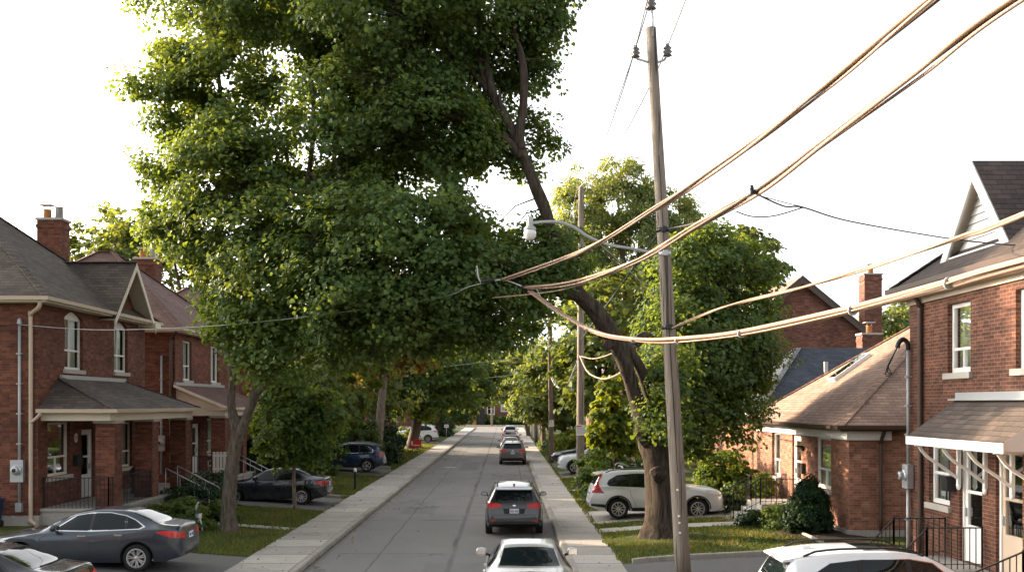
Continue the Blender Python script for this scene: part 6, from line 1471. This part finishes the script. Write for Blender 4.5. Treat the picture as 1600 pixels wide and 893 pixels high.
sign('hedge_sign', 'small white sign in front of the clipped hedge far up on the left', (-7.25, 122, 1.55), .55, .4, [(.5, .2, .8, .12)], [M['white'], M['ink'], M['ink']], post=True)
t = sign('yard_sign', 'red yard sign with a white stripe under the dark trees on the left', (-7.75, 86, .85), .95, .72, [(.55, .08, .22, .5), (.3, .3, .9, .1)], [M['redink'], M['white'], M['white']], post=True)
t = thing('round_sign', 'red round sign just above the red yard sign on the left', 'sign', (-8.0, 88, zg(-8))); mb = MB(); mb.lathe([(.01, -.02), (.28, -.02), (.3, 0), (.28, .02), (.01, .02)], (-8.0, 88, 1.62), 'y', 24); mb.build('disc', M['redink'], t); mb = MB(); mb.tube([(-8.0, 88.05, 0), (-8.0, 88.05, 1.7)], .03, 8); mb.build('post', M['steel'], t)
# ---- cables
rnc = random.Random(3)
def cable(name, label, pts, strands, r, mat, group='overhead cables across the street', twist=0.0, spread=.05, per=14, ties=0, cat='cable'):
    a = smooth_path([tuple(p) for p in pts], per); n = len(a); acc = np.concatenate([[0], np.cumsum(np.linalg.norm(np.diff(a, axis=0), axis=1))])
    t = thing(name, label, cat, tuple(a[0]), group=group) if strands > 1 else None
    for k in range(strands):
        q = []
        for i in range(n):
            d = V(a[min(i+1, n-1)]-a[max(i-1, 0)]).normalized(); x = d.cross(Z).normalized(); y = x.cross(d)
            ph = 2*math.pi*k/max(1, strands)+twist*acc[i]+.5*noise.noise(V((acc[i]*.25, k*3.1, len(label))))
            sp = spread*(1+.35*noise.noise(V((acc[i]*.35, 7.7, k))))*(.0 if strands == 1 else 1)
            q.append(V(a[i])+x*math.cos(ph)*sp+y*math.sin(ph)*sp)
        mb = MB(); mb.tube(q, r if not hasattr(r, '__len__') else r[k % len(r)], 8)
        o = mb.build('strand' if t else name, mat if not isinstance(mat, list) else mat[k % len(mat)], t)
        if not t: tag(o, label, cat, group)
    if ties:
        for k in range(ties):
            mb = MB(); i = int((k+.6)/ties*(n-1)); c = V(a[i]); d = V(a[min(i+1, n-1)]-a[max(i-1, 0)]).normalized()
            mb.tube([c-d*.012, c+d*.012], spread+max(r if hasattr(r, '__len__') else [r])+.002, 10)
            mb.build('tie_wrap', M['black_cable'] if ties < 4 else M['lamp'], t)
    return t
KGAP = plain('strand_gap_shade', (.085, .058, .042), .6, var=.3, scale=.7); K = M['skin_cable']; KB = M['black_cable']  # darker strand colour paints the shady gaps between the tan strands
J0 = P(785, 437, 25.6); J1 = P(822, 449, 25.2)
cable('cable_bundle', 'twisted pair of thick tan cables rising to the top edge, upper one of two', [J0, P(900, 397, 22.2), P(1025, 325, 18.6), P(1150, 243, 15), P(1290, 136, 12), P(1456, 0, 9.4), V((4.9, 6.6, 8.6)), V((5.9, 2.5, 9.2))], 3, [.028, .024, .018], [K, KGAP, K], twist=.45, spread=.036)
cable('cable_bundle', 'twisted thick tan cables rising to the top right corner', [J1, P(900, 441, 22.6), P(1000, 405, 19.4), P(1085, 355, 17), P(1182, 300, 14.4), P(1290, 222, 12.2), P(1430, 118, 10.2), P(1590, 0, 8.4), V((5.3, 6, 8.0)), V((6.4, 2, 8.5))], 3, [.028, .024, .018], [K, KGAP, K], twist=.4, spread=.038)
cable('cable', 'thin tan cable running beside the twisted bundle near the nearest pole', [P(770, 465, 25.4), P(880, 452, 23.5), P(970, 418, 21), P(1040, 378, 19), P(1110, 335, 17), P(1170, 303, 14.8)], 1, .014, K)
cable('cable_bundle', 'pair of thick tan cables sagging low past the nearest pole toward the right house', [J1+V((.1, 0, -.1)), P(880, 492, 23.6), P(935, 520, 21.4), P(1000, 531, 19.4), P(1060, 531, 17.8), P(1150, 522, 15.6), P(1300, 492, 13), P(1450, 452, 10.9), P(1600, 410, 9.3), V((6.2, 6, 5.9)), V((7.5, 2.5, 6.2))], 3, [.034, .026, .012], K, twist=.12, spread=.034, ties=9)
cable('cable_bundle', 'single tan cable from the pole bracket rising to the right gable', [ax(502)+V((.05, -.16, 0)), P(1130, 480, 19.5), P(1260, 447, 15.5), P(1390, 408, 12.4), P(1500, 370, 10.6), P(1610, 330, 9.3), V((6.6, 6, 6.9))], 2, [.022, .018], K, twist=.8, spread=.012)
cable('cable', 'short black cable from the upper pole bracket to the twisted bundle', [ax(352)+V((.08, -.16, 0)), P(1090, 348, 20.5), P(1130, 331, 17.5), P(1165, 312, 14.9)], 1, .026, KB)
cable('cable', 'black drop cable from the twisted bundle to the eave of the right house', [P(1182, 303, 14.4), P(1225, 322, 14.9), P(1255, 324, 15.2), P(1330, 346, 16.6), P(1480, 372, 18.4), P(1560, 381, 18.6), P(1606, 384, 18.4)], 1, .013, KB, group='drop cables to the houses')
cable('cable', 'short loop of black drop cable hanging below the bundle clamp', [P(1150, 330, 15), P(1175, 338, 14.9), P(1210, 337, 14.9), P(1255, 324, 15.2)], 1, .010, KB, group='drop cables to the houses')
cable('cable', 'thin upper drop cable from the clamp joining the loop', [P(1192, 307, 14.4), P(1225, 316, 14.8), P(1255, 323, 15.2)], 1, .007, KB, group='drop cables to the houses')
mb = MB(); c = P(1180, 301, 14.35); mb.box(c.x-.07, c.x+.07, c.y-.03, c.y+.03, c.z-.02, c.z+.04); mb.lathe([(.02, 0), (.035, .03), (.02, .08)], c+V((-.05, 0, .03)), sides=8); tag(mb.build('cable_clamp', M['iron']), 'dark clamp on the twisted cables where the drop cable leaves', 'clamp')
cable('cable', 'thin service cable from the street junction to the mast of the nearest left house', [J0+V((-.05, 0, 0)), P(735, 447, 25.8), P(690, 464, 26.2), P(560, 484, 27), P(430, 500, 27.8), P(300, 511, 28.5), P(150, 515, 29), V((-14.32, 29.3, 6.62))], 1, .012, M['lamp'], group='drop cables to the houses')
cable('cable', 'service cable running from the mast of the nearest left house out of view', [V((-14.32, 29.28, 6.62)), V((-16, 28.9, 6.5)), V((-20, 28, 6.6))], 1, .014, KB, group='drop cables to the houses')
t = cable('cable_bundle', 'pair of grey cables hanging between the second and third poles', [P(860, 585, 69.5), P(872, 605, 64), P(888, 598, 56), P(905, 560, 47.6)], 2, [.03, .022], M['lamp'], spread=.05)
cable('cable', 'pale cable looping down from the second pole behind the leaning trunk', [P(906, 556, 47.5), P(918, 580, 44), P(938, 591, 40), P(958, 588, 36), P(990, 570, 31)], 1, .035, K)
cable('cable', 'upper pale cable from the second pole behind the leaning trunk', [P(907, 556, 47.5), P(925, 560, 44), P(945, 556, 40), P(985, 540, 32)], 1, .025, K)
cable('cable', 'black span cable running from the nearest pole down to the second pole', [ax(356)+V((-.1, .1, 0)), P(1000, 405, 26.5), P(960, 460, 31), P(930, 500, 38), P(908, 530, 47.7)], 1, .02, KB)
cable('cable', 'thin pale guy wire under the lamp arm', [P(938, 382, 22.9), P(975, 415, 24), P(1012, 452, 26), P(1020, 470, 28)], 1, .010, M['lamp'])
cable('cable', 'tangled dark cable end at the junction in the maple', [P(745, 415, 25.6), P(752, 440, 25.6), P(785, 437, 25.6), P(822, 449, 25.2), P(838, 452, 25.2), P(846, 470, 25.3)], 1, .02, M['lamp'])
t = thing('cable_splice', 'dark splice box where the thick cables meet in the maple leaves', 'splice box', tuple(J1)); mb = MB(); mb.tube([J1+V((-.12, 0, .02)), J1+V((.25, 0, -.06))], .05, 10); mb.build('casing', M['dark'], t); mb = MB(); mb.tube([J0+V((-.55, 0, -.05)), J0+V((-.2, 0, 0))], .045, 8); mb.build('casing', M['dark'], t)
for a, b, far, lb_ in ((il+Z*.2, V((2.05, 4.2, 12.6)), P(906, 292, 47.8), 'left high conductor wire from the pole insulator'), (pb+Z*.72, V((2.3, 4.2, 13.4)), P(908, 286, 47.8), 'middle high conductor wire at the pole top'), (ir+Z*.2, V((3.05, 4.2, 12.6)), P(912, 294, 47.8), 'right high conductor wire from the pole insulator')):
    mid = lerp(a, b, .5)-Z*.15; m2 = lerp(a, far, .5)-Z*.55
    cable('wire', lb_, [b, mid, a, lerp(a, far, .25)-Z*.42, m2, lerp(a, far, .75)-Z*.42, far], 1, .014, M['lamp'], group='high conductor wires', cat='wire')
for k in range(3):
    cable('wire', ('left', 'middle', 'right')[k]+' distant conductor wire between the far poles', [P(903+5*k, 292, 47.8), V((3.0+.35*k, 58, 12.2)), V((2.9+.35*k, 69.8, 12.0)), V((2.9+.35*k, 106, 11)), V((2.9+.35*k, 140, 11))], 1, .012, M['lamp'], group='high conductor wires', cat='wire')
for k, (y, z, d) in enumerate(((577, 565, 84), (600, 590, 96))):
    cable('cable', ('upper', 'lower')[k]+' pale cable crossing the street among the far trees', [P(570, y, d), P(680, y-4, d), P(760, z, d), P(860, z-12, d)], 1, .022, M['lamp'], group='far cables across the street')
# ---- small things in the yards
b = V((-7.28, 48.2, zg(-7.28)))
t = thing('garden_post', 'short black garden post with a pale cap beside the left pavement', 'garden post', tuple(b)); mb = MB(); mb.bar(b, b+Z*.85, .10, .10); mb.bar(b+V((0, -.06, .5)), b+V((0, -.06, .78)), .13, .02); mb.build('post', M['dark'], t); mb = MB(); mb.lathe([(.075, .85), (.08, .93), (.06, 1.0), (.01, 1.03)], (b.x, b.y, b.z), sides=12); mb.build('cap', M['white'], t)
b = V((-7.35, 68.2, 0)); mb = MB(); mb.box(b.x-.035, b.x+.035, b.y-.02, b.y+.02, 0, 1.75); mb.box(b.x-.05, b.x+.05, b.y-.03, b.y+.03, 1.7, 1.76); tag(mb.build('metal_stake', M['steel']), 'thin grey metal stake in the grass past the navy suv', 'stake')
def bin_(label, c, w, h, mat, cat='bin'):
    t = thing('wheelie_bin', label, cat, tuple(c)); mb = MB(); n = 4
    v = [(c[0]+sx*w*.5*k, c[1]+sy*w*.55*k, c[2]+z) for z, k in ((.06, .82), (h, 1)) for sx, sy in ((-1, -1), (1, -1), (1, 1), (-1, 1))]; q = [mb.bm.verts.new(p) for p in v]
    for f in ((0, 1, 5, 4), (1, 2, 6, 5), (2, 3, 7, 6), (3, 0, 4, 7), (3, 2, 1, 0)): mb.bm.faces.new([q[i] for i in f])
    mb.build('body', mat, t); mb = MB(); mb.box(c[0]-w*.54, c[0]+w*.54, c[1]-w*.6, c[1]+w*.6, c[2]+h, c[2]+h+.05); mb.box(c[0]-w*.4, c[0]+w*.4, c[1]-w*.5, c[1]+w*.5, c[2]+h+.05, c[2]+h+.085); mb.build('lid', mat, t)
    mb = MB(); [mb.lathe([(.01, -.03), (.1, -.03), (.1, .03), (.01, .03)], (c[0]+s_*w*.4, c[1]+w*.5, c[2]+.1), 'x', 12) for s_ in (-1, 1)]; mb.build('wheel', M['rubber'], t)
bin_('blue bin against the side wall of the nearest left house', (-15.05, 28.8, zg(-14)), .7, .78, M['blue'])
bin_('white bin by the right pavement near the end of the street', (3.5, 118, zg(3.5)), .75, 1.5, M['white'])
t = thing('garden_ornament', 'white and grey upright garden ornament at the edge of the left flower bed', 'ornament', (-9.62, 31.2, zg(-9.6))); o0 = V((-9.62, 31.2, zg(-9.6)))
mb = MB(); mb.tube(smooth_path([o0+V((.12, 0, 0)), o0+V((.10, 0, .2)), o0+V((.04, 0, .42)), o0+V((.10, 0, .56))], 4), [.03]*12+[.02], 8); mb.tube(smooth_path([o0+V((-.14, .05, 0)), o0+V((-.06, .02, .22)), o0+V((.03, 0, .42))], 4), .028, 8); mb.lathe([(.01, .36), (.07, .40), (.085, .47), (.05, .54), (.01, .56)], o0+V((.03, 0, 0)), sides=10); mb.build('legs', M['white'], t)
mb = MB(); mb.bar(o0+V((-.07, 0, .42)), o0+V((-.05, 0, .82)), .13, .05); mb.bar(o0+V((-.05, 0, .80)), o0+V((.0, 0, .9)), .07, .05); mb.build('back', M['lamp'], t)
# porch furniture
def chair(label, c, rz, mat, cat='chair'):
    t = thing('porch_chair', label, cat, tuple(c), rz, 'chairs on the left porches')
    mb = MB(); mb.box(-.25, .25, -.24, .24, .40, .45); mb.build('seat', mat, t, False)
    mb = MB()
    for i in range(5): mb.box(-.23+.1*i, -.17+.1*i, .22, .26, .45, .92)
    mb.box(-.25, .25, .215, .265, .90, .96); mb.build('backrest', mat, t, False)
    for sx in (-1, 1):
        for sy in (-1, 1): mb = MB(); mb.bar((sx*.22, sy*.21, 0), (sx*.22, sy*.21, .41), .04, .04); mb.build('leg', mat, t, False)
        mb = MB(); mb.bar((sx*.25, -.24, .64), (sx*.25, .24, .66), .05, .03); mb.bar((sx*.25, -.22, .42), (sx*.25, -.22, .64), .03, .03); mb.build('armrest', mat, t, False)
chair('striped white and dark slatted chair behind the railing of the nearest left porch', (-12.75, 31.9, 1.19), -U90, M['lamp'])
chair('white slatted chair on the second left porch', (-12.6, 43.2, 1.19), -U90, M['white'])
t = thing('barbecue', 'dark covered barbecue on the nearest left porch beside the far window', 'barbecue', (-12.7, 34.9, 1.19)); mb = MB(); mb.prism([(-12.98, 34.4, 1.75), (-12.98, 34.4, 2.0), (-12.85, 34.4, 2.15), (-12.6, 34.4, 2.15), (-12.45, 34.4, 1.98), (-12.45, 34.4, 1.75)], (0, 1.0, 0)); mb.build('lid', M['dark'], t); mb = MB(); mb.box(-12.95, -12.48, 34.45, 35.35, 1.19, 1.75); mb.build('cabinet', M['iron'], t); mb = MB(); mb.bar((-12.40, 34.55, 1.95), (-12.40, 35.25, 1.95), .03, .03); mb.build('handle', M['chrome'], t)
t = thing('yard_flag', 'white slatted panel standing behind the left maple near the second porch', 'panel', (-11.55, 40.3, .4)); mb = MB()
for i in range(5): mb.box(-11.85+.14*i, -11.75+.14*i, 40.3, 40.33, 1.5, 2.35)
mb.box(-11.87, -11.15, 40.33, 40.36, 1.62, 1.70); mb.box(-11.87, -11.15, 40.33, 40.36, 2.15, 2.23); mb.build('slats', M['white'], t); mb = MB(); mb.box(-11.54, -11.48, 40.34, 40.4, .3, 1.65); mb.build('post', M['steel'], t)
t = thing('arched_porch', 'orange brick entrance with a pale arched hood at the end of the street', 'entrance', (-6.1, END+19, .2)); yy = END+19
mb = MB(); mb.box(-6.55, -5.75, yy, yy+1.2, 0, 2.2); mb.prism([(-6.5, yy, 2.2), (-5.8, yy, 2.2), (-5.9, yy, 3.6), (-6.1, yy, 4.3)], (0, 1.2, 0)); mb.build('pier', M['orange_wood'], t)
mb = MB(); pp = smooth_path([(-6.3, yy+.1, 4.3), (-5.6, yy+.1, 4.75), (-4.6, yy+.1, 4.65), (-4.0, yy+.1, 4.2)], 5)
for a_, b_ in zip(pp, pp[1:]): mb.bar(V(a_), V(b_), 1.2, .16)
mb.build('hood', M['white'], t); mb = MB(); mb.box(-5.75, -4.1, yy+.3, yy+1.4, 0, 4.3); mb.build('recess', M['dark'], t)

# ---- the street behind the viewpoint, seen only in reflections
for k, (ya, lb) in enumerate(((-16, 'brick house on the left behind the viewpoint'), (-30, 'brick house farther behind the viewpoint on the left'))):
    left_house(ya, ya+10, lb, M['brick_left'], M['roof_grey'], [(ya+1.5, ya+2.7, 5.3, 7), (ya+5.5, ya+6.7, 5.3, 7)], [(ya+1.5, ya+3, 2, 3.6)], [(ya+4.3, ya+5.3, 1.2, 3.4)])
for k, (px_, ya, lb) in enumerate(((-9, -12, 'tree on the left behind the viewpoint'), (5, -18, 'tree on the right behind the viewpoint'), (-2, -48, 'tree farthest behind the viewpoint'), (14, -30, 'tree behind the viewpoint near the right houses'))):
    b = V((px_, ya, .2)); tree('street_tree', lb, b, [[(b, .35), (b+Z*3, .28), (b+Z*8, .1)]], [((px_+dx, ya+dy, z), r) for dx, dy, z, r in ((0, 0, 9, 3.5), (2.5, 1, 7, 2.8), (-2.5, -1, 7, 2.8), (0, 2, 6, 2.6), (0, -2, 11, 2.4))], M['leaf_far'], M['bark'], 200+k, group='trees behind the viewpoint', leaf=.4, per=26, R_=1.1, spacing=1.5, tw=0)
# ================================================================= light, sky, camera
SUN_EL, SUN_AZ = 18.0, -62.0       # azimuth in degrees clockwise from +y (street direction); negative = left
sd = V((math.sin(R(SUN_AZ))*math.cos(R(SUN_EL)), math.cos(R(SUN_AZ))*math.cos(R(SUN_EL)), math.sin(R(SUN_EL))))
w = bpy.data.worlds.new('World'); SC.world = w; w.use_nodes = True
nt = w.node_tree; bg = nt.nodes['Background']
sky = nt.nodes.new('ShaderNodeTexSky'); sky.sky_type = 'NISHITA'; sky.sun_disc = False
sky.sun_elevation = R(SUN_EL); sky.sun_rotation = R(SUN_AZ); sky.dust_density = 4.0; sky.air_density = .6; sky.ozone_density = .6; sky.altitude = 100
hs = nt.nodes.new('ShaderNodeHueSaturation'); hs.inputs['Saturation'].default_value = .28; nt.links.new(sky.outputs[0], hs.inputs['Color']); wm = nt.nodes.new('ShaderNodeMix'); wm.data_type = 'RGBA'; wm.blend_type = 'MULTIPLY'; wm.inputs[0].default_value = 1; wm.inputs[7].default_value = (1.0, .985, .945, 1); nt.links.new(hs.outputs[0], wm.inputs[6]); nt.links.new(wm.outputs[2], bg.inputs[0]); bg.inputs[1].default_value = .15
sl_ = bpy.data.lights.new('sun', 'SUN'); sl_.energy = 3.2; sl_.angle = R(.6); sl_.color = (1.0, .74, .50)
so = bpy.data.objects.new('sun', sl_); COL.objects.link(so); so.rotation_euler = sd.to_track_quat('Z', 'Y').to_euler()
cam = bpy.data.cameras.new('camera'); co = bpy.data.objects.new('camera', cam); COL.objects.link(co)
cam.sensor_width = 36; cam.lens = F/1600*36; cam.shift_x = (800-VX)/1600; cam.shift_y = (VY-446.5)/1600
co.location = (0, 0, CH); co.rotation_euler = (R(90), 0, 0); cam.clip_end = 3000; cam.clip_start = .1
SC.camera = co
vs = SC.view_settings; vs.view_transform = 'Standard'; vs.look = 'None'; vs.gamma = 1; vs.exposure = 2.22
SC.cycles.use_denoising = True; SC.cycles.max_bounces = 10; SC.cycles.diffuse_bounces = 6; SC.cycles.transmission_bounces = 8; SC.cycles.transparent_max_bounces = 12
SC.cycles.use_adaptive_sampling = True; SC.cycles.adaptive_threshold = .015
